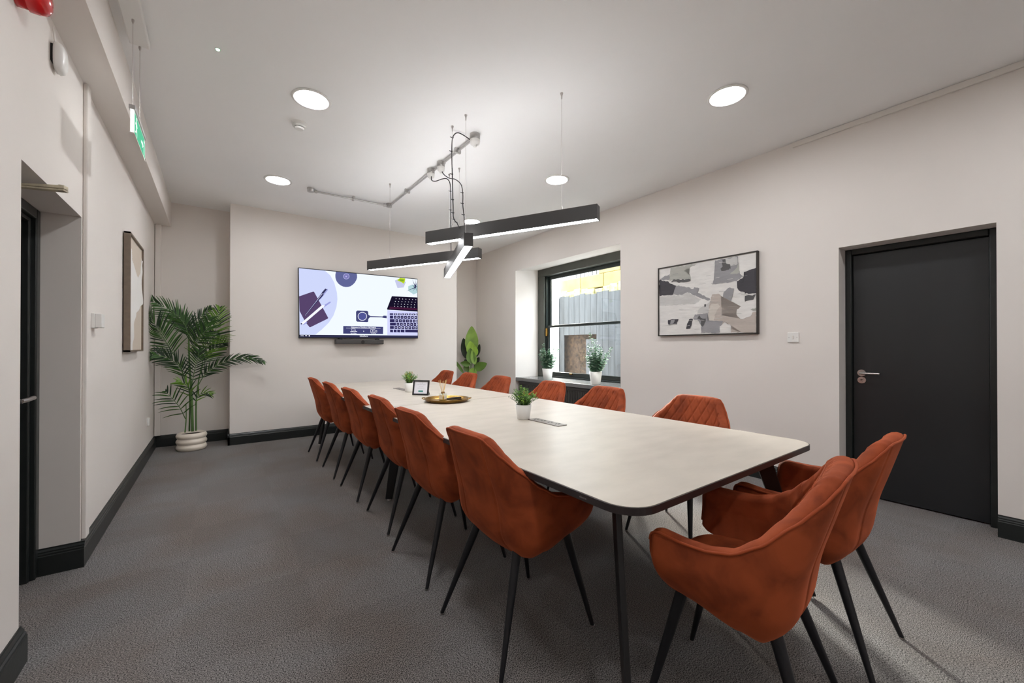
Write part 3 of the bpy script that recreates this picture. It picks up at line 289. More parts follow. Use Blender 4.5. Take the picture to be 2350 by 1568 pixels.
struct(mk('baseboard_back', joinb(skirt('', (-.605, 6.47), (.133, 6.47), (0, -1)), skirt('', (.133, 6.47), (.133, 6.05), (-1, 0)), skirt('', (.113, 6.07), (3.305, 6.07), (0, -1)), skirt('', (3.285, 6.05), (3.285, 6.78), (1, 0)), skirt('', (3.285, 6.78), (4.10, 6.78), (0, -1))), M_black, fixn=True))
struct(mk('baseboard_right', joinb(skirt('', (WX(Y0), Y0), (WX(dr0), dr0), (-1, 0)), skirt('', (WX(dr1), dr1), (WX(wi0), wi0), (-1, 0)), skirt('', (WX(wi1), wi1), (WX(6.78), 6.78), (-1, 0))), M_black, fixn=True))
# ---------------------------------------------------------------- left door
dp = thing('door_1', 'black door', 'door'); del dp['label']; del dp['category']; struct(dp)
b = B().box(-.815, -.76, dl0, dl1, 0, dz); 
mk('door_leaf', B().box(-.86, -.815, dl0+.05, dl1-.05, .01, dz-.05), M_door, dp)
fr = B().box(-.86, -.755, dl1-.052, dl1, 0, dz).box(-.86, -.755, dl0, dl0+.052, 0, dz).box(-.86, -.755, dl0+.052, dl1-.052, dz-.052, dz)
fr.box(-.83, -.775, dl1-.075, dl1-.052, 0, dz-.052).box(-.83, -.775, dl0+.052, dl0+.075, 0, dz-.052).box(-.83, -.775, dl0+.075, dl1-.075, dz-.075, dz-.052)
mk('door_frame', fr, M_black, dp, bevel=.006)
h = mk('door_handle', B().cyl((-.815, 2.93, .952), (-.745, 2.93, .952), .011).tube([(-.75, 2.93, .952), (-.742, 2.96, .953), (-.742, 3.06, .955)], .0105, 16).cyl((-.815, 2.93, .952), (-.806, 2.93, .952), .026), M_metal, dp)
mk('lock_plate', B().box(-.817, -.809, 2.89, 2.965, .84, .985), M_black, dp, bevel=.003)
# ---------------------------------------------------------------- right door
dp = thing('door_2', '', 'door'); del dp['label']; del dp['category']; struct(dp)
def rbox(b, y0, y1, z0, z1, o0, o1, m=0):
    return b.hexa([wp(y0, o0, z0), wp(y0, o1, z0), wp(y1, o1, z0), wp(y1, o0, z0), wp(y0, o0, z1), wp(y0, o1, z1), wp(y1, o1, z1), wp(y1, o0, z1)], m)
mk('door_leaf', rbox(B(), dr0+.045, dr1-.045, .012, drz-.05, .20, .245), M_door, dp, fixn=True)
fr = B(); rbox(fr, dr1-.042, dr1, 0, drz, .16, .27); rbox(fr, dr0, dr0+.042, 0, drz, .16, .27); rbox(fr, dr0+.042, dr1-.042, drz-.045, drz, .16, .27)
mk('door_frame', fr, M_black, dp, bevel=.006, fixn=True)
X2 = WX(1)+.20
hb = B().cyl((X2, .965, 1.0), (X2-.012, .965, 1.0), .027, 28).cyl((X2-.01, .965, 1.0), (X2-.058, .965, 1.0), .010).tube([(X2-.052, .968, 1.0), (X2-.058, .945, 1.0), (X2-.058, .845, .998)], .0095, 16)
mk('door_handle', hb, M_metal, dp)
mk('keyhole_escutcheon', B().cyl((X2, .965, .942), (X2-.008, .965, .942), .027, 28).cyl((X2-.006, .965, .948), (X2-.014, .965, .948), .009).box(X2-.014, X2-.006, .96, .97, .924, .948), M_metal, dp)
# ---------------------------------------------------------------- window: dark sash window deep in the wall
wn = thing('window_1', '', 'window'); del wn['label']; del wn['category']; struct(wn)
OF = .50
fr = B()
rbox(fr, wi1-.16, wi1-.01, .70, 2.57, OF, OF+.10); rbox(fr, wi0+.01, wi0+.16, .70, 2.57, OF, OF+.10); rbox(fr, wi0+.01, wi1-.01, 2.44, 2.575, OF-.01, OF+.10)
rbox(fr, wi1-.02, wi1, .70, 2.575, OF-.01, OF+.1)
mk('window_frame', fr, M_frame, wn, bevel=.008, fixn=True)
a0, a1 = wi0+.16, wi1-.16
fr = B()   # staff beads / channels
for y in (a1-.03, a0): rbox(fr, y, y+.03, .74, 2.44, OF+.03, OF+.12)
mk('sash_channel', fr, M_winblack, wn, fixn=True)
def sash(z0, z1, o, name, bot, top):
    f = B(); rbox(f, a0+.03, a0+.075, z0, z1, o, o+.035); rbox(f, a1-.075, a1-.03, z0, z1, o, o+.035)
    rbox(f, a0+.075, a1-.075, z0, z0+bot, o, o+.035); rbox(f, a0+.075, a1-.075, z1-top, z1, o, o+.035)
    s = mk(name, f, M_winblack, wn, bevel=.004, fixn=True)
    mk('glass_pane', rbox(B(), a0+.075, a1-.075, z0+bot, z1-top, o+.015, o+.019), M_glass, s, fixn=True)
    return s
sash(1.545, 2.44, OF+.085, 'upper_sash', .04, .06)
rbox(sb0 := B(), a0, a1, .70, .722, OF+.0, OF+.12); mk('sill_stop', sb0, M_winblack, wn, bevel=.004, fixn=True)
sl = sash(.722, 1.585, OF+.045, 'lower_sash', .07, .04)
mk('sash_fastener', B().box(WX(5.1)+OF+.02, WX(5.1)+OF+.045, a1-.055, a1-.02, 1.40, 1.54), M_brass, sl, bevel=.004)
mk('sash_lift', B().box(WX(4.7)+OF+.025, WX(4.7)+OF+.05, 4.66, 4.72, .765, .785), M_brass, sl, bevel=.003)
sb = B(); sb.hexa([wp(wi0, .0, .64), wp(wi0, .6, .64), wp(wi1, .6, .64), wp(wi1, .0, .64), wp(wi0, .0, .70), wp(wi0, .6, .70), wp(wi1, .6, .70), wp(wi1, .0, .70)])
mk('window_sill', sb, M_sill, wn, bevel=.008, fixn=True)
# ---------------------------------------------------------------- radiator in the recess under the sill
rd = thing('radiator', 'dark grey ribbed panel radiator in the recess under the window sill', 'radiator', (WX(4.4)+.03, 4.37, 0), AR)
L2 = (wi1-wi0)/2-.04; b = B()
b.box(.02, .05, -L2, L2, .10, .60)
n = int(2*L2/.034)
for i in range(n):
    y = -L2+.017+i*.034; b.prism([(.02, y-.011), (.02, y+.011), (.008, y+.007), (.008, y-.007)], .12, .58)
mk('ribbed_panel', b, M_rad, rd, fixn=True)
mk('top_grille', B().box(.0, .10, -L2, L2, .60, .635), M_rad, rd, bevel=.004)
mk('radiator_foot', B().box(.02, .09, -L2+.15, -L2+.19, 0, .10), M_rad, rd); mk('radiator_foot', B().box(.02, .09, L2-.19, L2-.15, 0, .10), M_rad, rd)
# ================================================================ OUTSIDE THE WINDOW
M_fence = mat('weathered grey boards', srgb(62, 66, 70), .8, noise=.34, nscale=4, bump=.3, bscale=30, stretch=(1, 3, .4))
M_stone = mat('mossy yellow sandstone', srgb(138, 120, 70), .9, noise=.25, nscale=3.5, bump=.8, bscale=14)
M_rubble = mat('rubble and moss', srgb(150, 146, 102), .95, noise=.5, nscale=14, bump=1., bscale=20)
M_earth = mat('brown earth bank', srgb(52, 40, 29), .95, noise=.85, nscale=19, bump=1., bscale=30)
M_white = mat('white render', srgb(240, 240, 238), .8)
fn = thing('board_fence', 'weathered grey vertical board fence outside the window', 'fence', (6.0, 4.6, .4))
y = -2.4; i = 0
while y < 1.86:
    w = .152; z1 = 1.88+.02*math.sin(i*1.7)-(.0 if y > .9 else .0)
    segs = [(0, z1)]
    if .86 < y+w/2 < 1.63: segs = [(1.065, z1)]
    bb = B()
    for s0, s1 in segs: bb.box(0, .02, y+.003, y+w-.003, s0, s1)
    if .86 < y+w/2 < 1.05: bb.box(.03, .05, y+.002, y+w-.002, 0, .97)
    mk('fence_board', bb, M_fence, fn); y += w; i += 1
mk('fence_rail', B().box(.02, .06, -2.4, 1.86, 1.5, 1.58), M_fence, fn)
wl = thing('garden_wall', 'mossy yellow sandstone wall rising behind the fence', 'wall', (6.08, 4.6, .4))
bb = B()
for k in range(22):
    yy = -2.4+k*.195; bb.box(0+R.uniform(-.03, .03), .35, yy, yy+.19, 1.70, 2.02+R.uniform(-.05, .05))
mk('rubble_course', bb, M_rubble, wl, bevel=.02)
bb = B()
for k in range(7):
    yy = -2.4+k*.62; bb.box(.02, .35, yy, yy+.61, 2.0, 2.262)
for k in range(6):
    yy = -2.4+k*.54; bb.box(.02, .35, yy, yy+.53, 2.265, 2.52)
mk('ashlar_course', bb, M_stone, wl, bevel=.012)
rl = thing('iron_railing', 'black iron railing on top of the sandstone wall', 'railing', (6.25, 5.46, 2.66))
bb = B().box(-.012, .012, 0, .78, .02, .04).box(-.012, .012, 0, .78, .40, .43)
mk('rail', bb, M_blk, rl)
for k in range(7): mk('baluster', B().cyl((0, .03+k*.115, .0), (0, .03+k*.115, .42), .010, 8), M_blk, rl)
tag(mk('earth_bank', B().box(6.14, 6.6, 5.3, 7.0, .35, 2.0), M_earth, bevel=.05), 'brown rocky earth bank seen through the gap in the fence', 'bank')
tag(mk('rendered_post', B().box(5.78, 5.98, 6.44, 6.66, .3, 4.2), M_white), 'white rendered post outside, left of the board fence', 'post')
tag(mk('light_well_floor', B().box(4.72, 6.6, 1.5, 6.6, .2, .40), mat('pale gravel', srgb(200, 200, 198), .9, noise=.2, nscale=30)), 'pale gravel ground of the light well outside the window', 'ground')
# ================================================================ TABLE
tb = thing('conference_table', 'long pale stone-topped conference table with dark edge and black legs', 'table', (1.632, 3.067, 0))
def rrect(x0, x1, y0, y1, r, n=8, corners=(1, 1, 1, 1)):
    pts = []
    for (cx, cy, a, on) in ((x1-r, y0+r, -90, corners[0]), (x1-r, y1-r, 0, corners[1]), (x0+r, y1-r, 90, corners[2]), (x0+r, y0+r, 180, corners[3])):
        if on:
            for k in range(n+1): t = math.radians(a+90*k/n); pts.append((cx+r*math.cos(t), cy+r*math.sin(t)))
        else:
            t = math.radians(a+45); pts.append((cx+r*math.copysign(1, math.cos(t)), cy+r*math.copysign(1, math.sin(t))))
    return pts
TT = .75
for y0, y1, cs in ((-2.367, -.001, (1, 0, 0, 1)), (.001, 2.367, (0, 1, 1, 0))):
    t = mk('tabletop', B().prism(rrect(-.697, .697, y0+.004, y1-.004, .10, 8, cs), TT-.02, TT, smooth=False), M_table, tb)
    mk('edge_band', B().prism(rrect(-.702, .702, y0, y1, .105, 8, cs), TT-.024, TT-.0015), M_edge, t)
def tleg(xt, yt, xb, yb, w=.068, th=.02):
    top = Vector((xt, yt, TT-.024)); bot = Vector((xb, yb, .012)); d = Vector((xb-xt, yb-yt, 0)).normalized(); q = Vector((-d.y, d.x, 0))
    b = B(); b.hexa([bot-d*w*.32-q*th/2, bot+d*w*.32-q*th/2, bot+d*w*.32+q*th/2, bot-d*w*.32+q*th/2, top-d*w*.6-q*th/2, top+d*w*.6-q*th/2, top+d*w*.6+q*th/2, top-d*w*.6+q*th/2])
    l = mk('leg', b, M_blk, tb, bevel=.004, fixn=True)
    mk('levelling_foot', B().lathe([(.014, 0), (.014, .008), (.006, .008), (.006, .013)], xb, yb, 12), M_metal, l)
for sx in (-1, 1):
    tleg(sx*.54, -2.17, sx*.685, -2.345); tleg(sx*.54, 2.17, sx*.60, 2.36)
    tleg(sx*.44, .02, sx*.53, .08, .085)
mk('crossbar', B().box(-.5, .5, -2.19, -2.15, TT-.064, TT-.024), M_blk, tb); mk('crossbar', B().box(-.5, .5, 2.15, 2.19, TT-.064, TT-.024), M_blk, tb); mk('crossbar', B().box(-.5, .5, -.02, .02, TT-.064, TT-.024), M_blk, tb)
for sx in (-.42, .42): mk('side_rail', B().box(sx-.02, sx+.02, -2.15, 2.15, TT-.064, TT-.024), M_blk, tb)
lg = text_b('dams', 0, 0, .030, .007); lb = B(); lb.add([(-.7026, -2.19+(.03-x), TT-.016+y) for x, y, z in lg.v], lg.f)
# small pale maker's mark on the long edge near the front corner
mk('edge_mark', lb, mat('pale print', srgb(150, 146, 142), .6), tb)
# power modules
def module(y0, y1, label):
    o = thing('power_module', label, 'power module', (1.628, (y0+y1)/2, TT), 0, 'power modules set in the tabletop')
    h = (y1-y0)/2
    mk('cover_plate', B().box(-.037, .037, -h, h, 0, .004), mat('grey anodised plate', srgb(120, 112, 106), .4, .3), o, bevel=.002)
    k = -h+.05
    for q in range(4):
        c = B()
        for dx, dy in ((-.010, 0), (.006, -.010), (.006, .010)): c.box(dx-.0035, dx+.0035, k+dy-.003, k+dy+.003, .004, .0048)
        c.box(.018, .026, k-.006, k+.006, .004, .0048)
        mk('socket', c, M_blk, o); k += (2*h-.09)/3
module(1.722, 2.005, 'grey power socket strip in the tabletop beside the nearer potted plant')
module(4.11, 4.42, 'grey power socket strip in the tabletop behind the small framed sign')
# ================================================================ CHAIRS
def lerp_tab(x, T):
    if x <= T[0][0]: return T[0][1]
    for (a, va), (c, vc) in zip(T, T[1:]):
        if x <= c:
            t = (x-a)/(c-a); t = t*t*(3-2*t)*.35+t*.65; return va+(vc-va)*t
    return T[-1][1]
BW, CR, YB = .148, .125, -.160
UE = BW+CR*PI/2+(.205-(YB+CR))      # arc length to the arm front
HT = [(0, .877), (.12, .875), (.160, .868), (.180, .848), (.208, .808), (.248, .754), (.295, .693), (.345, .655), (.41, .641), (.47, .640), (.56, .646)]
BT = [(0, .385), (.17, .387), (.24, .392), (.36, .420), (.46, .450), (UE, .470)]
def plan(u):
    """mid line at arm height: position, outward normal, back weight"""
    s = 1 if u >= 0 else -1; a = abs(u)
    if a < BW: p = (a, YB-.010*(1-(a/BW)**2)); n = (.13*a/BW, -1); w = 1.
    elif a < BW+CR*PI/2:
        t = (a-BW)/CR; p = (BW+CR*math.sin(t), YB+CR*(1-math.cos(t))); n = (max(.13, math.sin(t)), -math.cos(t)); w = math.cos(t)**1.3
    else:
        d = a-BW-CR*PI/2; p = (BW+CR-.035*(d/.22)**2*.6, YB+CR+d); n = (1, .0+.18*d/.22); w = 0.
    l = math.hypot(*n); return s*p[0], p[1], s*n[0]/l, n[1]/l, w
def rim(u):
    a = abs(u); h = lerp_tab(a, HT); d = UE-a
    if d < .045: h -= .036*(1-math.sqrt(max(0, 1-(1-d/.045)**2)))
    return h
def low(u):
    a = abs(u); z = lerp_tab(a, BT); d = UE-a
    if d < .05: z += .028*(1-math.sqrt(max(0, 1-(1-d/.05)**2)))
    return z
def shell_pt(u, z, off):
    x, y, nx, ny, w = plan(u); b0 = low(u)
    e = z-.55; lean = -(.13*(z-.60)+.185*(0 if e < 0 else (e*e/.2 if e < .1 else e-.05)))*w
    # narrowing towards the top of the back, tuck in at the bottom
    k = max(0, z-.62)/.25; x *= 1-.115*k*min(1, w*1.4)
    sd = .08+.03*w; t = max(0, 1-(z-b0)/sd); tuck = (.030+.022*w**.4)*t*t
    side = 1-.10*max(0, (.56-z)/.16)*(1-w)
    o = off-tuck
    return Vector((x*side+nx*o, y+lean+ny*o, z))
US = []
u = -UE
while u < UE-1e-6:
    US.append(u); d = UE-abs(u)
    u += .006 if d < .028 else (.008 if abs(u) < .33 else .016)
US.append(UE)
US = sorted(set([round(abs(x), 5) for x in US])); US = [-x for x in US[::-1] if x > 1e-6]+US
def shell():
    b = B(); NO, NR, NI = 22, 6, 44; rows = NO+NR+NI; vs = []
    for u in US:
        d = UE-abs(u); th = .058-.010*min(1, abs(u)/.4)
        e = math.sqrt(max(.02, 1-(1-min(d, .026)/.026)**2)) if d < .026 else 1.
        h = rim(u); l = low(u); ho = h-th*.42
        ho = max(ho, l+.02)
        ring = []
        for j in range(NO+1):
            z = l+(ho-l)*(j/NO); g = 0.
            for us, wd, dp in ((.128, .006, .0035), (.345, .004, .0015)):
                q = abs(abs(u)-us-(.02*(z-.6) if us < .2 else -.12*(z-.5)))
                g += dp*math.exp(-(q/wd)**2)
            puff = .004*math.sin(PI*j/NO)
            ring.append(shell_pt(u, z, (th/2-g+puff)*e))
        for j in range(1, NR):
            a = PI*j/NR; ring.append(shell_pt(u, ho+(h-ho)*math.sin(a), th/2*math.cos(a)*e))
        li = min(max(l+.012, .40), ho-.01)
        for j in range(NI+1):
            z = ho+(li-ho)*(j/NI)
            a = u/.066+z/.125; c = u/.066-z/.125
            f = min(abs(math.sin(PI*a)), abs(math.sin(PI*c)))
            fade = min(1, max(0, (.30-abs(u))/.05))*min(1, max(0, (z-.47)/.02))
            qd = .0105*(min(1, f*2.8)**.6-.75)*fade
            ring.append(shell_pt(u, z, (-th/2-qd-.012*min(1, abs(u)*0+1)*fade*math.sin(PI*min(1, (h-z)/.4))*.8)*e))
        vs.append(ring)
    n = len(vs[0]); flat = [p for r_ in vs for p in r_]; K = len(vs); f = []
    for i in range(K-1):
        for j in range(n): f.append((i*n+j, (i+1)*n+j, (i+1)*n+(j+1) % n, i*n+(j+1) % n))
    f.append(tuple(range(n))); f.append(tuple(range((K-1)*n, K*n))[::-1])
    b.add(flat, f, 0, True); return b
def piping():
    path = []
    for u in US:
        h = rim(u); d = UE-abs(u); th = .058-.010*min(1, abs(u)/.4)
        e = math.sqrt(max(.02, 1-(1-min(d, .026)/.026)**2)) if d < .026 else 1.
        path.append(shell_pt(u, h-th*.16, (th/2*.93+.001)*max(e, .6)))
    # carry on down the arm fronts
    def down(s):
        out = []
        for k in range(1, 9):
            z = rim(UE)+(low(UE)-rim(UE))*k/9; q = shell_pt(s*UE, z, .006); out.append(q+Vector((0, .002, 0)))
        return out
    return B().tube(down(-1)[::-1]+path+down(1), .0042, 8)
def cushion():
    b = B(); rows = [(.425, .04), (.430, .02), (.438, .006), (.45, 0), (.465, .0), (.480, .008), (.490, .024), (.497, .06), (.500, .11)]; v = []; N_ = 48
    for z, ins in rows:
        for k in range(N_):
            a = 2*PI*k/N_; ex = 2/4.2
            hx = .218-ins; hy = .175-ins; c, s_ = math.cos(a), math.sin(a)
            x = hx*math.copysign(abs(c)**ex, c); y = hy*math.copysign(abs(s_)**ex, s_)
            zz = z-(.02*((y+.2)/.4)**3 if z > .46 and y > 0 else 0)-(.012*max(0, -y/.18) if z > .46 else 0)
            v.append((x, y+.050, zz))
    f = []
    for j in range(len(rows)-1):
        for k in range(N_): q = (k+1) % N_; f.append((j*N_+k, j*N_+q, (j+1)*N_+q, (j+1)*N_+k))
    f.append(tuple(range(N_))[::-1]); f.append(tuple(range((len(rows)-1)*N_, len(rows)*N_)))
    b.add(v, f, 0, True); return b
def make_chair(label, group):
    t = thing('dining_chair', label, 'chair', (0, 0, 0), 0, group)
    s = mk('backrest_shell', shell(), M_vel, t, fixn=True)
    mk('piping', piping(), M_pip, s)
    mk('seat', cushion(), M_vel, t, fixn=True)
    mk('seat_base', B().prism(rrect(-.165, .165, -.115, .17, .06), .412, .445), M_blk, t, bevel=.006)
    for sx in (-1, 1):
        for (tx, ty, bx, by) in ((.142, -.098, .235, -.245), (.158, .140, .222, .245)):
            p0 = Vector((sx*bx, by, .006)); p1 = Vector((sx*tx, ty, .435))
            l = mk('leg', B().tube([p0, p0.lerp(p1, .5), p1], [.0085, .0145, .0195], 16), M_leg, t)
            mk('foot_cap', B().lathe([(.0075, 0), (.0095, .003), (.0095, .008)], sx*bx, by, 14), M_metal, l)
    return t
LG = 'chairs along the left side of the table'; RG = 'chairs along the window side of the table'
lefts = [(1.072, 1.43, 0), (1.09, 2.11, .5), (1.14, 2.79, -1), (1.125, 3.48, 1), (1.112, 4.17, 0), (1.10, 4.885, 0)]
llab = ['nearest rust velvet chair on the left side, its arm tucked under the table',
        'rust velvet chair second from the front on the left side of the table',
        'rust velvet chair third from the front on the left side of the table',
        'rust velvet chair fourth from the front on the left side of the table',
        'rust velvet chair on the left side of the table, next to the farthest one',
        'farthest rust velvet chair on the left side of the table, nearest the television wall']
rights = [(2.43, 1.485, 1), (2.435, 2.285, 0), (2.44, 2.98, 0), (2.44, 3.87, 0), (2.44, 4.60, 0), (2.44, 5.24, 0)]
rlab = ['nearest quilted rust chair on the window side, in front of the abstract painting wall',
        'second quilted rust chair on the window side, below the near end of the sill',
        'quilted rust chair on the window side directly behind the nearer table plant',
        'quilted rust chair on the window side, below the far end of the sill',
        'quilted rust chair on the window side in front of the broad-leaved plant',
        'farthest quilted rust chair on the window side, against the edge of the television wall']
proto = make_chair(llab[0], LG); first = True
def place(x, y, rz, lab, grp):
    global first
    o = proto if first else copy_tree(proto); first = False
    o.location = (x, y, 0); o.rotation_euler = (0, 0, rz); o['label'] = lab; o['group'] = grp
for (x, y, a), l in zip(lefts, llab): place(x, y, -PI/2+math.radians(a), l, LG)
for (x, y, a), l in zip(rights, rlab): place(x, y, PI/2+math.radians(a), l, RG)
place(1.408, .622, math.radians(11), 'large foreground rust velvet armchair at the near end of the table, back towards us', 'chairs at the near end of the table')
place(2.05, .632, math.radians(2.5), 'rust velvet armchair at the near end of the table, in front of the black door', 'chairs at the near end of the table')
# ================================================================ CEILING LIGHTS
DL = [(.544, 3.172, 'round recessed ceiling light above the smoke detector'),
      (2.906, 1.391, 'round recessed ceiling light nearest the wall with the black door'),
      (.522, 4.923, 'round recessed ceiling light at the far left, before the television wall'),
      (2.907, 3.161, 'round recessed ceiling light behind the right suspension wire of the pendant'),
      (2.906, 4.923, 'small looking far ceiling light just above the pendant bars'),
      ]
def downlight(x, y, lab):
    o = thing('ceiling_light', lab, 'ceiling light', (x, y, CEIL), 0, 'round recessed ceiling lights')
    mk('trim_ring', B().lathe([(.108, -.001), (.128, -.001), (.131, -.005), (.128, -.010), (.114, -.012), (.106, -.007), (.108, -.001)], 0, 0, 48, caps=False), M_plast, o, fixn=True)
    mk('diffuser', B().lathe([(.107, -.004), (.107, -.006)], 0, 0, 48), M_disc, o, fixn=True)
for a in DL: downlight(*a)
downlight(.55, 1.39, 'added out-of-frame ceiling light nearest the camera on the left')  # out of frame, added to continue the row for its light
downlight(.55, -.39, 'added unseen ceiling light behind the camera on the left'); downlight(2.906, -.39, 'added unseen ceiling light behind the camera on the right')  # unseen lamps added to lift the near walls and ceiling edges
downlight(.55, -2.2, 'added unseen ceiling light by the rear wall on the left'); downlight(2.906, -2.2, 'added unseen ceiling light by the rear wall on the right')  # second unseen row added for more light from behind
# ================================================================ PENDANT BARS
M_upfill = emis('added upward fill glow', (.98, .985, 1, 1), FILL_UP)  # glow of the fill strips added on top of the bars
GL = 'black linear pendant lights over the table'
def pendant(P0, P1, s0, s1, ztop, wires, label, h=.098, w=.068):
    P0 = Vector(P0); P1 = Vector(P1); d = (P1-P0).normalized(); a = P0+d*s0; c = P0+d*s1; mid = (a+c)/2; L_ = (s1-s0)/2
    ang = math.atan2(d.y, d.x)
    o = thing('pendant_light', label, 'pendant light', (mid.x, mid.y, ztop), ang, GL)
    b = B().box(-L_, L_, -w/2, w/2, -.004, 0).box(-L_, L_, -w/2, -w/2+.004, -h, -.004).box(-L_, L_, w/2-.004, w/2, -h, -.004).box(-L_, -L_+.004, -w/2+.004, w/2-.004, -h, -.004).box(L_-.004, L_, -w/2+.004, w/2-.004, -h, -.004)
    mk('housing', b, M_lampblk, o)
    mk('diffuser', B().box(-L_+.004, L_-.004, -w/2+.004, w/2-.004, -h+.003, -h+.012), M_bar, o)
    mk('added_fill_strip', B().box(-L_+.01, L_-.01, -w/2+.010, w/2-.010, 0, .001), M_upfill, o)  # unseen glowing strip added on top to brighten the ceiling
    for s in wires:
        x = s-(s0+s1)/2; H = CEIL-ztop
        mk('suspension_wire', B().cyl((x, 0, .03), (x, 0, H-.03), .0013, 6), M_metal, o)
        mk('ceiling_fixing', B().lathe([(.004, H-.042), (.005, H-.02), (.010, H-.006), (.011, H)], x, 0, 14), M_metal, o)
        mk('wire_gripper', B().lathe([(.010, 0), (.010, .006), (.0045, .012), (.0045, .04)], x, 0, 12), M_metal, o)
pendant((1.527, 2.896, 0), (1.945, 2.065, 0), -.245, 1.19, 2.162, (0, .93), 'uppermost black pendant bar reaching towards the upper right')
pendant((1.519, 4.32, 0), (1.941, 3.534, 0), -.30, 1.13, 2.168, (0, .892), 'lower left black pendant bar hanging in front of the television')
pendant((1.536, 2.694, 0), (1.926, 3.72, 0), -.13, 1.30, 2.05, (0, 1.098), 'black pendant bar crossing beneath the other two, seen end on')
# ---------------------------------------------------------------- conduit with junction boxes and cables
cn = thing('conduit', 'galvanised steel conduit run with round junction boxes across the ceiling', 'conduit', (0, 0, 0))
zc = CEIL-.028
mk('pipe', B().tube([(1.736, 2.93, zc), (1.728, 4.88, zc)], .010, 12), M_galv, cn)
mk('pipe', B().tube([(1.69, 4.932, zc), (.88, 4.962, zc)], .010, 12), M_galv, cn)
def jbox(x, y, r=.036, cap=True, h=.05):
    q = mk('junction_box', B().lathe([(r, 0), (r, -h), (r*.3, -h-.001)], x, y, 28), M_galv, cn, loc=(0, 0, CEIL), fixn=True)
    if cap: mk('cable_cap', B().lathe([(r*1.02, -h), (r*1.02, -h-.012), (r*.9, -h-.034), (r*.45, -h-.042), (r*.3, -h-.06)], x, y, 28), M_plast, q, fixn=True)
jbox(1.736, 2.892, .042); jbox(1.735, 3.522); jbox(1.722, 3.719); jbox(1.723, 4.932, .034, False, .04); jbox(.845, 4.964, .036, False, .04)
for (x, y) in ((1.735, 3.19), (1.727, 4.35)): mk('pipe_saddle', B().box(x-.03, x+.03, y-.012, y+.012, CEIL-.045, CEIL), M_galv, cn, bevel=.004)
mk('pipe_saddle', B().box(1.30-.012, 1.30+.012, 4.917, 4.977, CEIL-.045, CEIL), M_galv, cn, bevel=.004)
for (x, y) in ((1.735, 3.47), (1.735, 3.58), (1.722, 3.665), (1.722, 3.775), (1.723, 4.885)): mk('pipe_coupler', B().cyl((x, y-.012, zc), (x, y+.012, zc), .018, 14), M_galv, cn)
mk('pipe_coupler', B().cyl((1.68, 4.933, zc), (1.655, 4.934, zc), .018, 14), M_galv, cn); mk('pipe_coupler', B().cyl((.885, 4.962, zc), (.91, 4.961, zc), .018, 14), M_galv, cn)
def cable(pts, lab, ties):
    P = bezier(pts, 10); b = B().tube(P, .0042, 8)
    o = mk('power_cable', b, M_blk); tag(o, lab, 'cable', 'black cables feeding the pendant bars')
    c = B()
    for k in ties:
        p = P[int(k*(len(P)-1))]; c.box(p.x-.006, p.x+.006, p.y-.006, p.y+.006, p.z-.003, p.z+.003).box(p.x-.022, p.x-.004, p.y-.002, p.y+.002, p.z-.002, p.z+.002)
    mk('cable_tie', c, M_blk, o); o.children[0]['kind'] = 'stuff'
cable([(1.738, 2.882, 2.924), (1.741, 2.88, 2.895), (1.689, 2.918, 2.95), (1.607, 2.941, 2.981), (1.558, 2.94, 2.937), (1.54, 2.929, 2.838), (1.524, 2.892, 2.601), (1.521, 2.871, 2.348), (1.515, 2.851, 2.237), (1.528, 2.817, 2.186), (1.532, 2.79, 2.146)], 'black cable looping from the nearest junction box down to the upper bar', (.42, .52, .6, .68, .75, .82, .88))
cable([(1.733, 3.518, 2.921), (1.749, 3.494, 2.867), (1.765, 3.409, 2.804), (1.764, 3.286, 2.75), (1.757, 3.167, 2.662), (1.721, 3.071, 2.542), (1.672, 2.983, 2.412), (1.656, 2.933, 2.286), (1.61, 2.844, 2.113)], 'black cable from the middle junction box to the crossing bar', (.62, .74, .86))
cable([(1.715, 3.693, 2.905), (1.718, 3.69, 2.866), (1.75, 3.667, 2.858), (1.793, 3.611, 2.871), (1.827, 3.574, 2.867), (1.846, 3.547, 2.815), (1.852, 3.544, 2.696), (1.862, 3.563, 2.488), (1.883, 3.598, 2.166)], 'black cable from the farthest capped junction box to the lower left bar', (.72, .84, .93))
# ---------------------------------------------------------------- smoke detector, exit sign, left wall fittings
o = thing('smoke_detector', 'white round smoke detector on the ceiling beside a recessed light', 'smoke detector', (.526, 3.576, CEIL))
mk('mount', B().lathe([(.056, 0), (.056, -.012), (.052, -.02)], 0, 0, 36), M_plast, o, fixn=True)
mk('sensor_head', B().lathe([(.050, -.018), (.050, -.026), (.036, -.033)], 0, 0, 36), M_plast, o, fixn=True)
mk('sensor_cap', B().lathe([(.035, -.038), (.035, -.044), (.028, -.050)], 0, 0, 36), M_plast, o, fixn=True)
b = B()
for k in range(10): a = 2*PI*k/10; b.box(.030*math.cos(a)-.002, .030*math.cos(a)+.002, .030*math.sin(a)-.002, .030*math.sin(a)+.002, -.040, -.032)
mk('vent_slot', B().lathe([(.033, -.032), (.033, -.040)], 0, 0, 36), M_blk, o, fixn=True)
o = thing('indicator_light', 'tiny green indicator light on the ceiling', 'indicator', (.001, 2.973, CEIL))
mk('lens', B().lathe([(.011, 0), (.009, -.006), (.003, -.009)], 0, 0, 16), emis('green light', (.35, 1, .55, 1), 6), o, fixn=True)
mk('bezel', B().lathe([(.0115, 0), (.015, 0), (.014, -.003), (.0115, -.003)], 0, 0, 20, caps=False), M_plast, o, fixn=True)
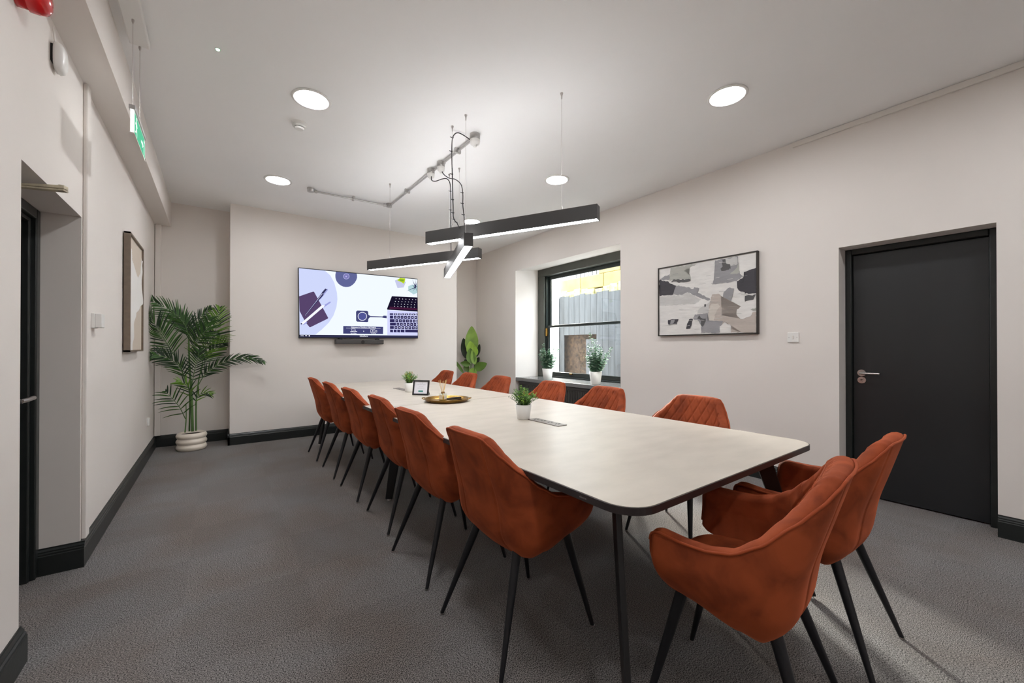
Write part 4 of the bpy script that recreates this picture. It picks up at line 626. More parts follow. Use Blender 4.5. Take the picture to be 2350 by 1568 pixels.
# exit sign: glowing edge lit panel on two wires
o = thing('exit_sign', 'green and white running man exit sign hanging on two wires', 'exit sign', (-.364, 3.10, CEIL))
M_egreen = emis('exit green', (.13, .62, .36, 1), .9); M_ewhite = emis('exit white', (.85, 1, .9, 1), 1.4)
mk('ceiling_plate', B().box(-.045, .045, -.50, .062, -.035, 0), M_plast, o, bevel=.006)
y0, y1 = -.20, .205
mk('top_rail', B().box(-.013, .013, y0, y1, -.520, -.496), mat('grey sign housing', srgb(170, 168, 165), .5), o, bevel=.002)
b = B().box(-.007, .007, y0+.003, y1-.003, -.642, -.520)
mk('light_panel', b, [emis('exit panel edge', (1, 1, .97, 1), 1.5)], o)
mk('bottom_rail', B().box(-.010, .010, y0, y1, -.648, -.6425), M_trimw, o)
pb = B(); XF = .0076
def fl(pts, m, x=XF): pb.add([(x, p[0], p[1]) for p in pts], [tuple(range(len(pts)))], m)
fl([(y0+.02, -.640), (y1-.01, -.640), (y1-.01, -.523), (y0+.02, -.523)], 0)
def cc(cy, cz, r, n=14): return [(cy+r*math.cos(2*PI*i/n), cz+r*math.sin(2*PI*i/n)) for i in range(n)]
XW = XF+.0006; oy = -.12
fl(cc(oy, -.540, .010), 1, XW)
fl([(oy-.016, -.553), (oy+.010, -.553), (oy+.014, -.590), (oy-.008, -.594)], 1, XW)
fl([(oy+.010, -.555), (oy+.034, -.572), (oy+.030, -.578), (oy+.008, -.566)], 1, XW); fl([(oy-.014, -.555), (oy-.034, -.572), (oy-.028, -.578), (oy-.010, -.566)], 1, XW)
fl([(oy+.014, -.588), (oy+.026, -.612), (oy+.020, -.636), (oy+.012, -.634), (oy+.015, -.612), (oy-.002, -.592)], 1, XW)
fl([(oy-.008, -.590), (oy+.004, -.594), (oy-.010, -.616), (oy-.036, -.622), (oy-.036, -.614), (oy-.016, -.608)], 1, XW)
ay = .10
fl([(ay-.05, -.577), (ay+.0, -.577), (ay+.0, -.591), (ay-.05, -.591)], 1, XW); fl([(ay, -.562), (ay+.035, -.584), (ay, -.606)], 1, XW)
fl([(ay+.055, -.535), (ay+.105, -.535), (ay+.105, -.634), (ay+.055, -.634)], 1, XW); fl([(ay+.064, -.544), (ay+.096, -.544), (ay+.096, -.634), (ay+.064, -.634)], 0, XW+.0005)
mk('pictogram', pb, [M_egreen, M_ewhite], o)
for y in (-.182, .06): mk('suspension_wire', B().cyl((0, y, -.03), (0, y, -.498), .0012, 6), M_metal, o); mk('wire_gripper', B().lathe([(.006, -.035), (.006, -.045), (.002, -.058)], 0, y, 12), M_metal, o, fixn=True)
o = thing('alarm_sounder', 'red round fire alarm sounder high on the left wall, cut by the picture edge', 'alarm', (-.605, 2.29, 2.53))
def sidelathe(prof, n=32):
    l = B().lathe(prof, 0, 0, n); r = B(); r.add([(z, y, -x) for x, y, z in l.v], l.f, 0, True); return r
mk('sounder_base', sidelathe([(.048, 0), (.048, .03), (.046, .032)]), M_red, o, fixn=True)
mk('sounder_dome', sidelathe([(.054, .032), (.054, .055), (.048, .078), (.03, .09), (.01, .093)]), M_red, o, fixn=True)
o = thing('motion_detector', 'white oblong motion detector on the left wall under the boxed beam', 'detector', (-.605, 2.71, 2.53))
pf = []
mk('bracket', B().box(0, .010, -.036, .036, -.03, .045), M_blk, o)
hb = B(); rows = [(.010, .046, .062), (.02, .050, .066), (.034, .045, .060), (.042, .033, .045), (.046, .014, .02)]; N_ = 32; v = []
for x, hy, hz in rows:
    for k in range(N_): a = 2*PI*k/N_; ex = .6; v.append((x, hy*math.copysign(abs(math.cos(a))**ex, math.cos(a)), hz*math.copysign(abs(math.sin(a))**ex, math.sin(a))))
f = [(j*N_+k, j*N_+(k+1) % N_, (j+1)*N_+(k+1) % N_, (j+1)*N_+k) for j in range(4) for k in range(N_)]+[tuple(range(N_)), tuple(range(4*N_, 5*N_))]
hb.add(v, f, 0, True); mk('housing', hb, M_plast, o, fixn=True)
mk('lead_cable', B().tube([(.012, -.02, .04), (.010, -.03, .08), (.008, -.034, .12)], .003, 8).tube([(.012, .0, .04), (.008, -.01, .08), (.008, -.012, .12)], .003, 8), M_trimw, o)
o = thing('door_closer_arm', 'old cream painted door closer arm jutting out of the left doorway', 'door closer', (-.805, 2.585, 1.875))
d = Vector((.29, -.096, 0)).normalized(); q = Vector((-d.y, d.x, 0))
def bar(a0, a1, w0, w1, z0, z1, zt=None):
    zt = z1 if zt is None else zt; v = []
    for za, zb in ((z0, z0), (z1, zt)):
        v += [d*a0-q*w0+Vector((0, 0, za)), d*a1-q*w1+Vector((0, 0, zb)), d*a1+q*w1+Vector((0, 0, zb)), d*a0+q*w0+Vector((0, 0, za))]
    return B().hexa(v)
mk('lower_arm', bar(0, .305, .010, .014, -.008, -.001), M_cream, o, bevel=.001, fixn=True)
mk('upper_arm', bar(.10, .305, .006, .013, .002, .008, .016), M_cream, o, bevel=.001, fixn=True)
mk('pivot', B().cyl(d*.29+Vector((0, 0, -.009)), d*.29+Vector((0, 0, .018)), .010, 12), M_cream, o)
mk('door_bracket', B().box(-.012, .02, -.05, .05, -.025, .02), M_cream, o, bevel=.003)
def wallbox(name, lab, cat, loc, w, h, d, rot=0., extra=None):
    o = thing(name, lab, cat, loc, rot)
    mk('back_plate', B().box(0, d*.35, -w/2, w/2, -h/2, h/2), M_plast, o, bevel=.003)
    mk('front_plate', B().box(d*.35, d, -w/2+.004, w/2-.004, -h/2+.003, h/2-.003), M_plast, o, bevel=.004)
    return o
wallbox('call_point', 'white box switch on the left wall between doorway and relief picture', 'switch', (-.605, 3.47, 1.37), .09, .09, .045)
wallbox('wall_socket', 'small white socket low on the left wall near the palm corner', 'socket', (-.605, 5.87, .40), .085, .085, .02)
def rwall(y, z): return (WX(y), y, z)
# light switch on the right wall (plate faces -x)
o = thing('light_switch', 'white single light switch between the abstract painting and black door', 'switch', rwall(1.381, 1.295), AR)
mk('face_plate', B().box(-.010, 0, -.043, .043, -.043, .043), M_plast, o, bevel=.003)
mk('rocker', B().box(-.014, -.010, -.006, .006, -.014, .014), M_trimw, o, bevel=.001)
for s in (-1, 1): mk('screw', B().cyl((-.0115, s*.030, 0), (-.0095, s*.030, 0), .0035, 10), M_galv, o)
o = thing('double_socket', 'white double socket on the right wall, just showing above the table edge', 'socket', rwall(1.765, .368), AR)
mk('face_plate', B().box(-.012, 0, -.074, .074, -.043, .043), M_plast, o, bevel=.003)
mk('socket_switch', B().box(-.016, -.012, .010, .022, .012, .028).box(-.016, -.012, -.022, -.010, .012, .028), M_plast, o)
# ================================================================ TELEVISION
tv = thing('television', 'large wall mounted television showing a desk photo and welcome banner', 'television', (1.719, 6.035, 1.810))
tv.rotation_euler = (0, math.radians(-.6), 0)
TW, TH = 1.682, .944
mk('cabinet', B().box(-TW/2, TW/2, -.03, .015, -TH/2, TH/2), mat('black tv plastic', srgb(28, 28, 32), .35), tv, bevel=.004)
mk('wall_mount', B().box(-.3, .3, .015, .035, -.2, .2), M_blk, tv)
TC = {'bg': (.84, .90, 1, 1.0), 'disc': (.62, .68, .96, .95), 'spk': (.16, .18, .42, .7), 'spk2': (.26, .25, .58, .8), 'ring': (.55, .55, .9, .9), 'book': (.13, .08, .20, .7),
      'shade': (.40, .42, .86, .8), 'pen': (.05, .05, .15, .7), 'penl': (.7, .7, .95, .9), 'white': (.88, .90, 1, 1), 'btn': (.075, .08, .24, .7), 'btn2': (.10, .11, .36, .8),
      'lap': (.012, .008, .03, .7), 'lapr': (.07, .012, .05, .8), 'pad': (.66, .68, 1, .95), 'key': (.035, .03, .12, .8), 'pot1': (.60, .62, .86, .9), 'leaf': (.52, .72, .02, .9), 'leaf2': (.25, .45, .03, .8), 'pot2': (.52, .74, .78, .85), 'bar': (.035, .035, .09, .8)}
tk = list(TC); TM = [emis('screen '+k, (TC[k][0], TC[k][1], TC[k][2], 1), TC[k][3]) for k in tk]
def fan(b, pts, m, y):
    """flat polygon triangulated robustly"""
    bm = bmesh.new(); vs = [bm.verts.new(p) for p in pts]
    try: bm.faces.new(vs)
    except ValueError: bm.free(); return
    bmesh.ops.triangulate(bm, faces=bm.faces[:]); bm.verts.index_update()
    b.add([tuple(v.co) for v in bm.verts], [tuple(v.index for v in f.verts) for f in bm.faces], m); bm.free()
b = B(); zc = -.0312
for i, (k, pts) in enumerate(TV_SHAPES):
    yy = zc-.00012*(i if i < 12 else 12+ (i-12)*.15)
    cl = [((min(max(x, .004), .996)-.5)*TW, yy, (min(max(y, .012), .988)-.5)*TH) for x, y in pts]
    fan(b, cl, tk.index(k), yy)
ytx = zc-.00012*45
for s, x, y, w, h in TV_TEXT:
    t = text_b(s, (x-.5)*TW, (y-.5)*TH, w*TW, h*TH, 0, True); b.add([(q[0], ytx, q[1]) for q in t.v], t.f, tk.index('white'))
mk('screen_picture', b, TM, tv)
o = thing('video_bar', 'slim black video bar mounted under the television', 'video bar', (1.67, 6.0, 1.288))
mk('bar_body', B().box(-.335, .335, -.045, .045, -.035, .030), mat('charcoal plastic', srgb(66, 64, 64), .5), o, bevel=.008)
mk('camera_lens', B().cyl((.03, -.047, -.004), (.03, -.043, -.004), .026, 24), M_blk, o)
mk('mount_arm', B().box(-.28, -.24, -.01, .065, .02, .046).box(.24, .28, -.01, .065, .02, .046), M_blk, o)
# ================================================================ PICTURES
pc = thing('abstract_painting', 'framed abstract brushstroke painting in white, grey and charcoal on the right wall', 'painting', rwall(2.175, 1.717), AR)
AW, AH = 1.045, .768
fr = B()
for (y0, y1, z0, z1) in ((-AW/2, AW/2, AH/2-.012, AH/2), (-AW/2, AW/2, -AH/2, -AH/2+.012), (-AW/2, -AW/2+.012, -AH/2, AH/2), (AW/2-.012, AW/2, -AH/2, AH/2)): fr.box(-.040, -.004, y0, y1, z0, z1)
mk('picture_frame', fr, mat('dark walnut frame', srgb(44, 38, 32), .45), pc)
ac = {'w': (222, 220, 217), 'g1': (196, 195, 193), 'g2': (172, 172, 165), 'g3': (148, 147, 150), 'k': (62, 60, 66), 'k2': (86, 85, 86), 'b1': (186, 176, 168), 'b2': (204, 197, 188)}
ak = list(ac); AM = [mat('paint '+k, srgb(*ac[k]), .6, noise=.08, nscale=14, bump=.3, bscale=40, stretch=(1, .5, 2)) for k in ak]
cb = B(); cb.box(-.032, -.006, -AW/2+.012, AW/2-.012, -AH/2+.012, AH/2-.012, 0)
rr = random.Random(3)
def rough_poly(pts, amp=.006, step=.016):
    out = []
    for i in range(len(pts)):
        a = Vector(pts[i]); c = Vector(pts[(i+1) % len(pts)]); L_ = (c-a).length; n = max(1, int(L_/step)); nn = Vector((-(c-a).y, (c-a).x))/max(L_, 1e-6)
        for k in range(n): out.append(a.lerp(c, k/n)+nn*rr.uniform(-amp, amp)*(1 if k else .3))
    return out
cw, ch = AW-.024, AH-.024
def inb(v, h): return min(max(v, -h), h)
for i, (k, pts) in enumerate(ART_SHAPES):
    pp = rough_poly([((.5-x)*cw, (y-.5)*ch) for x, y in pts])
    fan(cb, [(-.0325-.00015*i, inb(q.x, cw/2), inb(q.y, ch/2)) for q in pp], ak.index(k), 0)
for i in range(60):       # dry brush streaks
    y = rr.uniform(-cw/2+.05, cw/2-.1); z = rr.uniform(-ch/2+.02, ch/2-.02); l = rr.uniform(.03, .12); t = rr.uniform(.001, .004); sl = rr.uniform(-.3, .3)*l
    y = inb(y, cw/2-l); z = inb(z, ch/2-.05)
    cb.add([(-.0375-.00001*i, y, z), (-.0375-.00001*i, y+l, z+sl*.4), (-.0375-.00001*i, y+l*.9, z+sl*.4+t), (-.0375-.00001*i, y+.01, z+t)], [(0, 1, 2, 3)], rr.choice([0, 1, 2, 3, 0, 3, 0]))
mk('canvas', cb, AM, pc)
pl = thing('relief_picture', 'tall framed white plaster relief picture on beige ground, left wall', 'picture', (-.605, 4.768, 1.654))
PW, PH = .722, .964; fr = B()
for (y0, y1, z0, z1) in ((-PW/2, PW/2, PH/2-.014, PH/2), (-PW/2, PW/2, -PH/2, -PH/2+.014), (-PW/2, -PW/2+.014, -PH/2, PH/2), (PW/2-.014, PW/2, -PH/2, PH/2)): fr.box(.008, .048, y0, y1, z0, z1)
mk('picture_frame', fr, mat('taupe wood frame', srgb(118, 104, 90), .5, noise=.1, nscale=30), pl)
mk('wall_hook', B().box(0, .010, -.2, -.17, .3, .36).box(0, .010, .17, .2, .3, .36), M_metal, pl)
M_beige = mat('beige canvas', srgb(206, 194, 180), .8); mk('backing_panel', B().box(.010, .034, -PW/2+.014, PW/2-.014, -PH/2+.014, PH/2-.014), M_beige, pl)
# plaster relief as a wavy height field between two curved borders
ly = -PW/2+.014; hw = PW-.028; hh = PH-.028
def prf(t, T):
    for (a, va), (c, vc) in zip(T, T[1:]):
        if t <= c: s = (t-a)/(c-a); s = s*s*(3-2*s); return va+(vc-va)*s
    return T[-1][1]
rb = B(); nz, ny = 90, 40; vv = []; ff = []
for i in range(nz+1):
    t = i/nz; z = -hh/2+t*hh*.985        # from the bottom up
    left = 0.
    right = prf(t, [(0, .28), (.22, .30), (.34, .45), (.42, .80), (.47, 1.), (.80, 1.), (1., 1.)])
    for j in range(ny+1):
        s = j/ny*right; top = .985
        # dip of bare ground at the upper middle
        lim = prf(s, [(0, .90), (.25, .80), (.45, .72), (.68, .695), (.85, .74), (1., .92)])
        zz = min(z, -hh/2+hh*lim)
        hgt = .004+.010*abs(math.sin(9*s+5*t+2.2*math.sin(7*t)))**2*.7+.004*math.sin(16*t-7*s)
        if t >= lim or j == ny: hgt = 0.0012
        vv.append((.034+max(.0012, hgt), ly+s*hw, zz))
for i in range(nz):
    for j in range(ny): a = i*(ny+1)+j; ff.append((a, a+1, a+ny+2, a+ny+1))
rb.add(vv, ff, 0, True); mk('plaster_relief', rb, mat('white plaster', srgb(232, 231, 228), .7), pl)
# ================================================================ TABLE TOP THINGS
Z_T = TT+.001
def leafmat(n, c, c2=None, rough=.45):
    return mat(n, srgb(*c), rough, noise=.25, nscale=6, spec=.4)
M_g1 = leafmat('leaf green', (96, 146, 46)); M_g2 = leafmat('deep leaf green', (56, 98, 36)); M_g3 = leafmat('fresh green', (138, 180, 62)); M_or = leafmat('rusty leaf tip', (196, 132, 52))
def pot(o, r0, r1, h, m=M_pot, n=40):
    mk('pot', B().lathe([(r0*.96, 0), (r0, .003), (r1, h), (r1-.004, h), (r1-.006, h-.014), (r0-.002, .02), (.001, .018)], 0, 0, n), m, o, fixn=True)
    mk('soil', B().lathe([(.001, h-.020), (r1*.5, h-.016), (r1-.0055, h-.02), (r1-.0055, h-.03)], 0, 0, 24, caps=False), M_soil, o)
def grass_plant(x, y, label, seed, rt=.052):
    o = thing('potted_grass', label, 'potted plant', (x, y, Z_T), 0, 'small white pots of artificial grass on the table')
    pot(o, .040, rt, .092); rg = random.Random(seed); b = B()
    for k in range(110):
        a = rg.uniform(0, 2*PI); sp = rg.uniform(.0, 1.); h = rg.uniform(.080, .125)*(1.12-.45*sp); r_ = rg.uniform(0, .030)
        p0 = Vector((r_*math.cos(a), r_*math.sin(a), .072)); d = Vector((math.cos(a), math.sin(a), 0))
        p1 = p0+d*sp*.030+Vector((0, 0, h*.6)); p2 = p0+d*sp*.075+Vector((0, 0, h)); P = bezier([p0, p1, p2], 3)
        mi = rg.choice([0, 0, 1, 1, 2]); mi = 3 if rg.random() < .05 else mi
        b.tube(P, [.0011, .0011, .001, .001, .0009, .0008, .0006][:len(P)], 4, 1)
        for q in range(2, len(P)):
            for s in range(3):
                aa = rg.uniform(0, 2*PI); e = Vector((math.cos(aa), math.sin(aa), rg.uniform(.3, 1.2))).normalized(); L_ = rg.uniform(.010, .019)
                w = e.orthogonal().normalized()*.0019; p = P[q]
                b.add([p-w*.5, p+e*L_*.5-w, p+e*L_, p+e*L_*.5+w, p+w*.5], [(0, 1, 2, 3, 4)], mi)
    mk('foliage', b, [M_g1, M_g2, M_g3, M_or], o)
grass_plant(1.590, 2.045, 'nearer small potted grass plant beside the power strip on the table', 1)
grass_plant(1.600, 3.975, 'farther small potted grass plant behind the framed sign', 2, .050)
# tray with diffuser
tr = thing('serving_tray', 'round brass serving tray with two handles in the middle of the table', 'tray', (1.580, 3.095, Z_T), math.radians(-36))
mk('tray_dish', B().lathe([(.001, .002), (.155, .002), (.172, .010), (.184, .026), (.190, .027), (.186, .022), (.175, .006), (.158, 0), (.001, 0)], 0, 0, 64, caps=False), M_brass, tr, fixn=True)
for s in (-1, 1): mk('tray_handle', B().tube(bezier([(s*.178, -.045, .020), (s*.200, -.035, .026), (s*.208, 0, .028), (s*.200, .035, .026), (s*.178, .045, .020)], 5), .0035, 8), M_brass, tr)
o = thing('reed_diffuser', 'clear glass reed diffuser with pale reeds standing on the brass tray', 'diffuser', (1.572, 3.150, Z_T+.003), .4)
M_bottle = glass('clear bottle glass', (.90, .93, .88, 1))
mk('bottle', B().prism(rrect(-.026, .026, -.026, .026, .006, 4), 0, .056).lathe([(.016, .056), (.013, .062), (.013, .074), (.015, .076)], 0, 0, 20), M_bottle, o)
mk('bottle_label', B().box(-.0275, -.0268, -.019, .019, .010, .046).box(-.019, .019, -.0275, -.0268, .010, .046), mat('cream label', srgb(228, 222, 204), .6), o)
mk('scented_oil', B().prism(rrect(-.023, .023, -.023, .023, .004, 4), .003, .034), mat('amber oil', srgb(206, 166, 60), .2), o)
mk('neck_ribbon', B().lathe([(.0145, .060), (.017, .063), (.017, .068), (.0145, .071)], 0, 0, 20, caps=False), mat('tan twine', srgb(150, 110, 70), .8), o)
for k, (dx, dy) in enumerate(((-.052, -.01), (-.034, .02), (-.026, -.02), (-.018, .012), (.020, -.014), (.030, .02), (.044, -.006), (.036, .004))):
    mk('reed', B().cyl((-dx*.25, -dy*.25, .006), (dx, dy, .176-.006*(k % 3)), .0016, 6), mat('pale reed', srgb(222, 190, 128), .7), o)
o = thing('remote_control', 'slim black remote lying on the brass tray', 'remote', (1.663, 3.118, Z_T+.008), math.radians(14))
mk('remote_body', B().prism(rrect(-.075, .075, -.017, .017, .008, 4), 0, .014), M_blk, o, bevel=.002)
bb = B()
for i in range(5):
    for j in (-1, 1): bb.cyl((-.05+i*.018, j*.006, .014), (-.05+i*.018, j*.006, .0155), .0028, 8)
mk('remote_button', bb, M_rad, o); 
# framed sign
sg = thing('framed_sign', 'small black framed notice standing on the table before the farther plant', 'sign', (1.560, 3.600, Z_T), math.radians(-44))
til = math.radians(14); SW, SH = .158, .142
def tl(pts): return [(x, y*math.cos(til)+z*math.sin(til), z*math.cos(til)-y*math.sin(til)+.004) for x, y, z in pts]
def tb_(b): b.v = tl(b.v); return b
fb = B()
for (x0, x1, z0, z1) in ((-SW/2, SW/2, 0, .014), (-SW/2, SW/2, SH-.014, SH), (-SW/2, -SW/2+.014, .014, SH-.014), (SW/2-.014, SW/2, .014, SH-.014)): fb.box(x0, x1, -.006, .008, z0, z1)
mk('frame_border', tb_(fb), mat('black wood', srgb(34, 32, 34), .4), sg)
mk('backing', tb_(B().box(-SW/2+.01, SW/2-.01, .0015, .007, .010, SH-.010)), M_blk, sg)
M_paper = mat('white paper', srgb(226, 226, 234), .5); M_ink = mat('grey ink', srgb(120, 120, 128), .6); M_teal = mat('teal print', srgb(44, 132, 122), .6)
sp = B().box(-SW/2+.014, SW/2-.014, 0, .0012, .014, SH-.014, 0)
for s, w, h, z in (('YOU ARE', .034, .0065, .111), ('IN THE MEETING ROOM', .084, .0075, .095), ('WIFI: GUEST', .046, .005, .077), ('PLEASE ASK RECEPTION', .066, .005, .064)):
    t = text_b(s, -w/2, z, w, h, 1); sp.add([(q[0], -.0004, q[1]) for q in t.v], t.f, 1)
sp.box(-.023, .023, -.0006, 0, .030, .044, 2)
mk('notice_sheet', tb_(sp), [M_paper, M_ink, M_teal], sg)
mk('easel_back', B().hexa([(.03, .038, 0), (.062, .038, 0), (.062, .095, 0), (.03, .095, 0), (.03, .036, .06), (.062, .036, .06), (.062, .045, .06), (.03, .045, .06)]), M_blk, sg, fixn=True)
# ================================================================ PLANTS ON THE SILL
def euc(x, y, label, seed, H, spread, tops):
    o = thing('potted_eucalyptus', label, 'potted plant', (x, y, .701), 0, 'white pots of eucalyptus on the window sill')
    pot(o, .064, .086, .172); rg = random.Random(seed); b = B(); st = B()
    for k in range(len(tops)+26):
        if k < len(tops): tx, ty, tz = tops[k]
        else:
            a = rg.uniform(0, 2*PI); sp = spread*rg.uniform(.2, 1.); tx, ty = sp*math.cos(a), sp*math.sin(a); tz = H*rg.uniform(.35, 1.05)
        tz += .05; P = bezier([(tx*.1, ty*.1, .15), (tx*.55, ty*.55, .15+tz*.45), (tx, ty, .15+tz)], 10)
        st.tube(P, .0014, 5)
        for q in range(3, len(P)):
            t = q/len(P); r_ = .029*(1.1-t*.65)
            for s in (0, 1):
                a = q*1.3+s*PI+rg.uniform(-.4, .4); e = Vector((math.cos(a), math.sin(a), rg.uniform(-.1, .5))).normalized(); tt = (P[q]-P[q-1]).normalized()
                w = e.cross(tt).normalized(); c = P[q]+e*r_*1.05
                vs = [c+(e*math.cos(2*PI*i/8)*1.0+w*math.sin(2*PI*i/8)*.85)*r_+tt*(.15*r_*math.cos(4*PI*i/8)) for i in range(8)]
                b.add(vs, [tuple(range(8))], rg.choice([0, 0, 1, 2]))
    mk('foliage', b, [leafmat('eucalyptus green', (128, 168, 138)), leafmat('dark eucalyptus', (84, 126, 98)), leafmat('pale eucalyptus', (196, 218, 198))], o)
    mk('stem', st, M_g2, o)
# offsets: (x, y) in room axes; -y shows to the right in the photo
euc(4.215, 4.80, 'left eucalyptus in a white pot at the far end of the window sill', 5, .30, .12, [(.0, .10, .36), (.0, .16, .26), (.02, -.16, .38), (.0, -.12, .30), (.0, -.24, .28), (0, .2, .2)])
euc(4.215, 3.80, 'right eucalyptus in a white pot at the near end of the window sill', 9, .34, .11, [(.0, .10, .50), (.0, .05, .42), (.0, 0., .40), (0, -.05, .34), (0, -.28, .30), (0, -.2, .24), (0, .17, .18)])
# ================================================================ PALM
pa = thing('potted_palm', 'tall kentia palm in a ribbed cream pot in the left corner', 'potted plant', (-.235, 6.10, 0))
prof = [(.125, 0)]
for k in range(3):
    z0 = .003+k*.066
    for i in range(9): a = PI*i/8; prof.append((.132+.016*math.sin(a), z0+.066*(i/8)))
prof += [(.128, .203), (.118, .200), (.116, .17), (.001, .165)]
mk('ribbed_pot', B().lathe(prof, 0, 0, 48), M_ribpot, pa, fixn=True)
mk('soil', B().lathe([(.001, .178), (.06, .182), (.117, .178), (.117, .168)], 0, 0, 24, caps=False), M_soil, pa)
RV = Vector((.8066, -.591, 0)); FV = Vector((.591, .8066, 0)); KP = .00519
def pp(cx, cy, d=0.):
    """photo sketch point to plant space, d = depth away from the viewer"""
    dx = (cx/3.484+300-439)*KP; dz = (998-(cy/3.484+650))*KP+.2
    v = Vector((.0, 0, dz))+Vector((.999, .04, 0))*dx+Vector((-.04, .999, 0))*d
    return v
M_p1 = leafmat('palm green', (54, 92, 34)); M_p2 = leafmat('dark palm green', (32, 56, 30)); M_p3 = leafmat('young palm green', (98, 138, 44)); M_pst = leafmat('palm stem', (84, 116, 62))
def soft(x, lim, k=.10):
    return x if x < lim-k else lim-k*math.exp(-(x-lim+k)/k)
def clampv(v):
    x, y, z = -soft(-v[0], .366, .05), soft(v[1], .36), v[2]
    if y > -.06: x = soft(x, .355, .06)
    return (x, y, z)
def frond(pts, L0, seed, mi=0, n=22, start=.18, droop=.25, ang=50, side=None):
    rg = random.Random(seed); P = bezier(pts, 12); b = B(); K = len(P)
    b.tube(P, [.005-.0042*i/K for i in range(K)], 6, 3); n = int(n*1.2)
    for i in range(n):
        t = start+(1-start)*i/(n-1); q = min(K-2, int(t*(K-1))); p = P[q]; tt = (P[q+1]-P[q]).normalized()
        w = tt.cross(Vector((0, -1, .25))).normalized()
        env = math.sin(PI*min(1, .18+.80*t))**.6; L_ = L0*env*rg.uniform(.95, 1.18)
        for s in (-1, 1):
            a = math.radians(ang*(1-.55*t)+rg.uniform(-4, 4)); d = (tt*math.cos(a)+w*s*math.sin(a)+Vector((0, rg.uniform(-.22, .22), 0))).normalized()
            m1 = p+d*L_*.5+Vector((0, 0, -droop*L_*.10)); m2 = p+d*L_*.97+Vector((0, 0, -droop*L_*.55))
            wd = tt.cross(d).cross(d).normalized()*.0068 if tt.cross(d).length > .01 else w*.008
            pts2 = bezier([p, m1, m2], 4); wz = [.25, .75, 1., 1., .9, .8, .62, .4, .04]
            vs = []
            for k, c in enumerate(pts2): vs += [c-wd*wz[k]+Vector((0, -.0015, 0)), c+wd*wz[k]]
            b.add(vs, [(2*k, 2*k+1, 2*k+3, 2*k+2) for k in range(len(pts2)-1)], mi if rg.random() > .25 else (1 if mi != 1 else 0), True)
    b.v = [clampv(v) for v in b.v]
    mk('frond', b, [M_p1, M_p2, M_p3, M_pst], pa)
for pts, r0 in (([pp(443, 1205, -.03), pp(450, 1090, -.03), pp(448, 980, -.02)], .007), ([pp(490, 1205), pp(482, 900), pp(470, 700), pp(464, 480)], .014), ([pp(512, 1205, .02), pp(512, 980, .02), pp(525, 820, .01), pp(545, 700)], .009), ([pp(470, 1205, .03), pp(470, 900, .03), pp(440, 780, .02), pp(400, 650)], .009)):
    P = bezier(pts, 8); mk('stem', B().tube(P, [r0*(1-.45*i/len(P)) for i in range(len(P))], 10), M_pst, pa)
frond([pp(464, 490), pp(440, 360, .02), pp(350, 250, .0), pp(215, 170, -.05)], .24, 1, 0, 20)
frond([pp(400, 650), pp(330, 500, -.08), pp(270, 370, -.12), pp(190, 275, -.14)], .27, 2, 0, 24, ang=58)
frond([pp(462, 480), pp(480, 400, .05), pp(540, 290, .08), pp(605, 210, .08)], .17, 3, 1, 16)
frond([pp(545, 700), pp(570, 560, -.05), pp(630, 400, -.10), pp(660, 210, -.12)], .25, 4, 2, 24, ang=62)
frond([pp(545, 700), pp(600, 600, .05), pp(680, 510, .05), pp(780, 500, .0)], .20, 5, 1, 18)
frond([pp(520, 850), pp(580, 740, .0), pp(700, 650, -.10), pp(850, 622, -.16), pp(960, 660, -.20)], .15, 6, 1, 24, ang=42)
frond([pp(450, 830), pp(410, 690, -.05), pp(320, 605, -.10), pp(220, 590, -.12)], .20, 7, 1, 20)
frond([pp(445, 1100), pp(410, 1000, -.08), pp(370, 930, -.12), pp(330, 870, -.14)], .22, 8, 0, 8, ang=70)
frond([pp(464, 470), pp(455, 400, .08), pp(430, 330, .12), pp(380, 250, .12)], .20, 9, 1, 16)
frond([pp(505, 1000), pp(520, 930, .0), pp(560, 900, -.04), pp(610, 910, -.06)], .13, 10, 2, 7)
frond([pp(480, 960), pp(470, 880, -.05), pp(440, 820, -.08), pp(400, 800, -.08)], .16, 11, 2, 8)
frond([pp(470, 560), pp(520, 480, -.08), pp(570, 400, -.12), pp(600, 300, -.14)], .22, 12, 0, 20, ang=62)
frond([pp(480, 860), pp(500, 720, -.06), pp(520, 620, -.08), pp(525, 560, -.08)], .17, 13, 1, 14, ang=62)
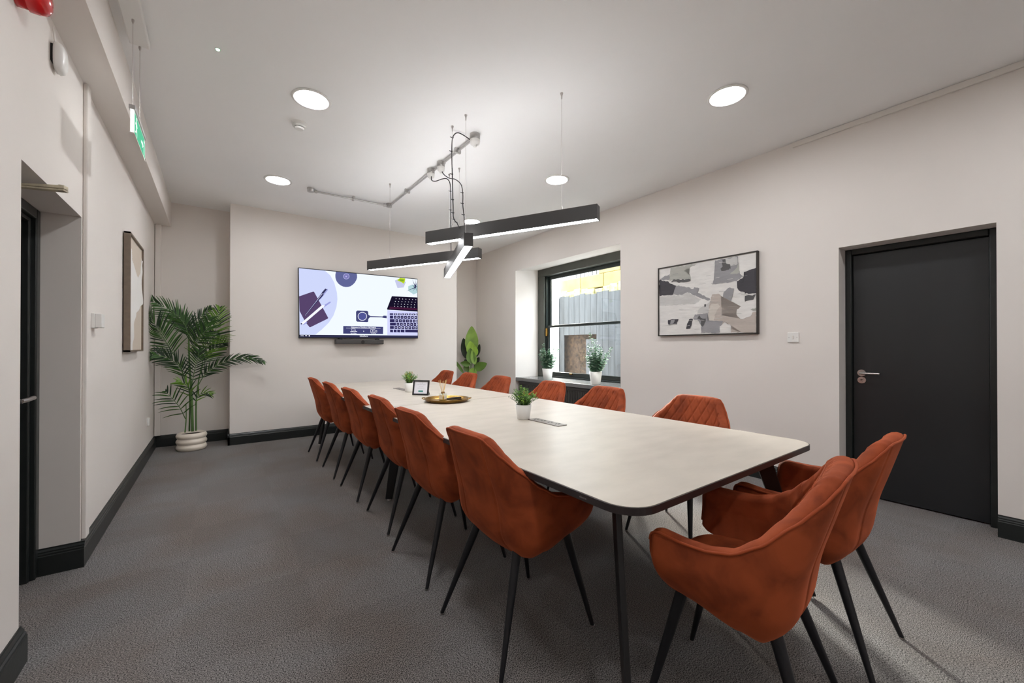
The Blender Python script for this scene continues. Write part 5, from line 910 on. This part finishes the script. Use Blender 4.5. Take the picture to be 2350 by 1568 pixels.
# ================================================================ BROAD LEAVED PLANT
sp_ = thing('broad_leaved_plant', 'broad-leaved green plant in the recess right of the television wall', 'potted plant', (3.76, 6.40, 0))
mk('plant_pot', B().lathe([(.12, 0), (.125, .01), (.15, .28), (.14, .28), (.135, .25), (.001, .24)], 0, 0, 36), M_pot, sp_, fixn=True)
mk('soil', B().lathe([(.001, .25), (.138, .25), (.138, .24)], 0, 0, 24, caps=False), M_soil, sp_)
KS = .0080
def sq(cx, cy, d=0.):
    px = 1030+cx/11.2; py = 740+cy/11.2
    v = RV*((px-1090)*KS)+Vector((0, 0, 1.21-(py-797)*KS)); t = Vector((.507, .862, 0)); return v+t*d
def paddle(base, tip, w, mi, d0=0., d1=0., fold=.25, i=0):
    p0 = sq(*base, d0); p1 = sq(*tip, d1); d = (p1-p0); L_ = d.length; d.normalize(); side = d.cross(Vector((.507, .862, 0))).normalized(); nrm = side.cross(d).normalized()
    b = B(); n = 16; vs = []
    for k in range(n+1):
        t = k/n; ww = w*KS/11.2/2*(math.sin(PI*t**.80)**.75 if 0 < t < 1 else 0)+.0006; c = p0+d*L_*t+nrm*(.05*L_*math.sin(PI*t))
        for s in (-1, -.5, 0, .5, 1): vs.append(c+side*ww*s-nrm*abs(s)*ww*fold)
    f = [(k*5+j, k*5+j+1, (k+1)*5+j+1, (k+1)*5+j) for k in range(n) for j in range(4)]
    b.add(vs, f, 0, True); mats = [leafmat('broad leaf green', (128, 160, 72), rough=.4), leafmat('broad leaf light', (146, 182, 66), rough=.4), leafmat('broad leaf dark', (44, 56, 36), rough=.5), leafmat('broad leaf mid', (92, 124, 52), rough=.4)]
    lf = mk('leaf', b, mats[mi], sp_)
    st = B().tube(bezier([Vector((0, 0, .24))+RV*R.uniform(-.03, .03), Vector((0, 0, .45))+(p0-Vector((0, 0, p0.z)))*.4, p0], 6), .006, 6); mk('leaf_stalk', st, M_pst, lf)
paddle((690, 820), (690, 92), 340, 0, .0, .03); paddle((600, 960), (470, 400), 260, 2, .10, .12); paddle((700, 860), (650, 480), 250, 1, -.06, -.04); paddle((800, 860), (720, 560), 170, 1, -.05, -.05)
paddle((690, 1060), (650, 660), 240, 3, -.10, -.10); paddle((770, 1080), (700, 700), 150, 0, -.11, -.10); paddle((780, 900), (900, 560), 150, 2, .10, .12); paddle((740, 1200), (1078, 1050), 230, 3, -.06, -.08, .1)
paddle((480, 1300), (240, 945), 80, 3, -.05, -.05); paddle((660, 1080), (400, 1040), 150, 3, -.08, -.08); paddle((690, 1330), (760, 1160), 200, 0, -.1, -.1); paddle((760, 1090), (890, 900), 130, 2, .08, .10); paddle((600, 1260), (500, 1080), 150, 3, -.02, -.02); paddle((560, 1020), (500, 960), 90, 2, .06, .06)
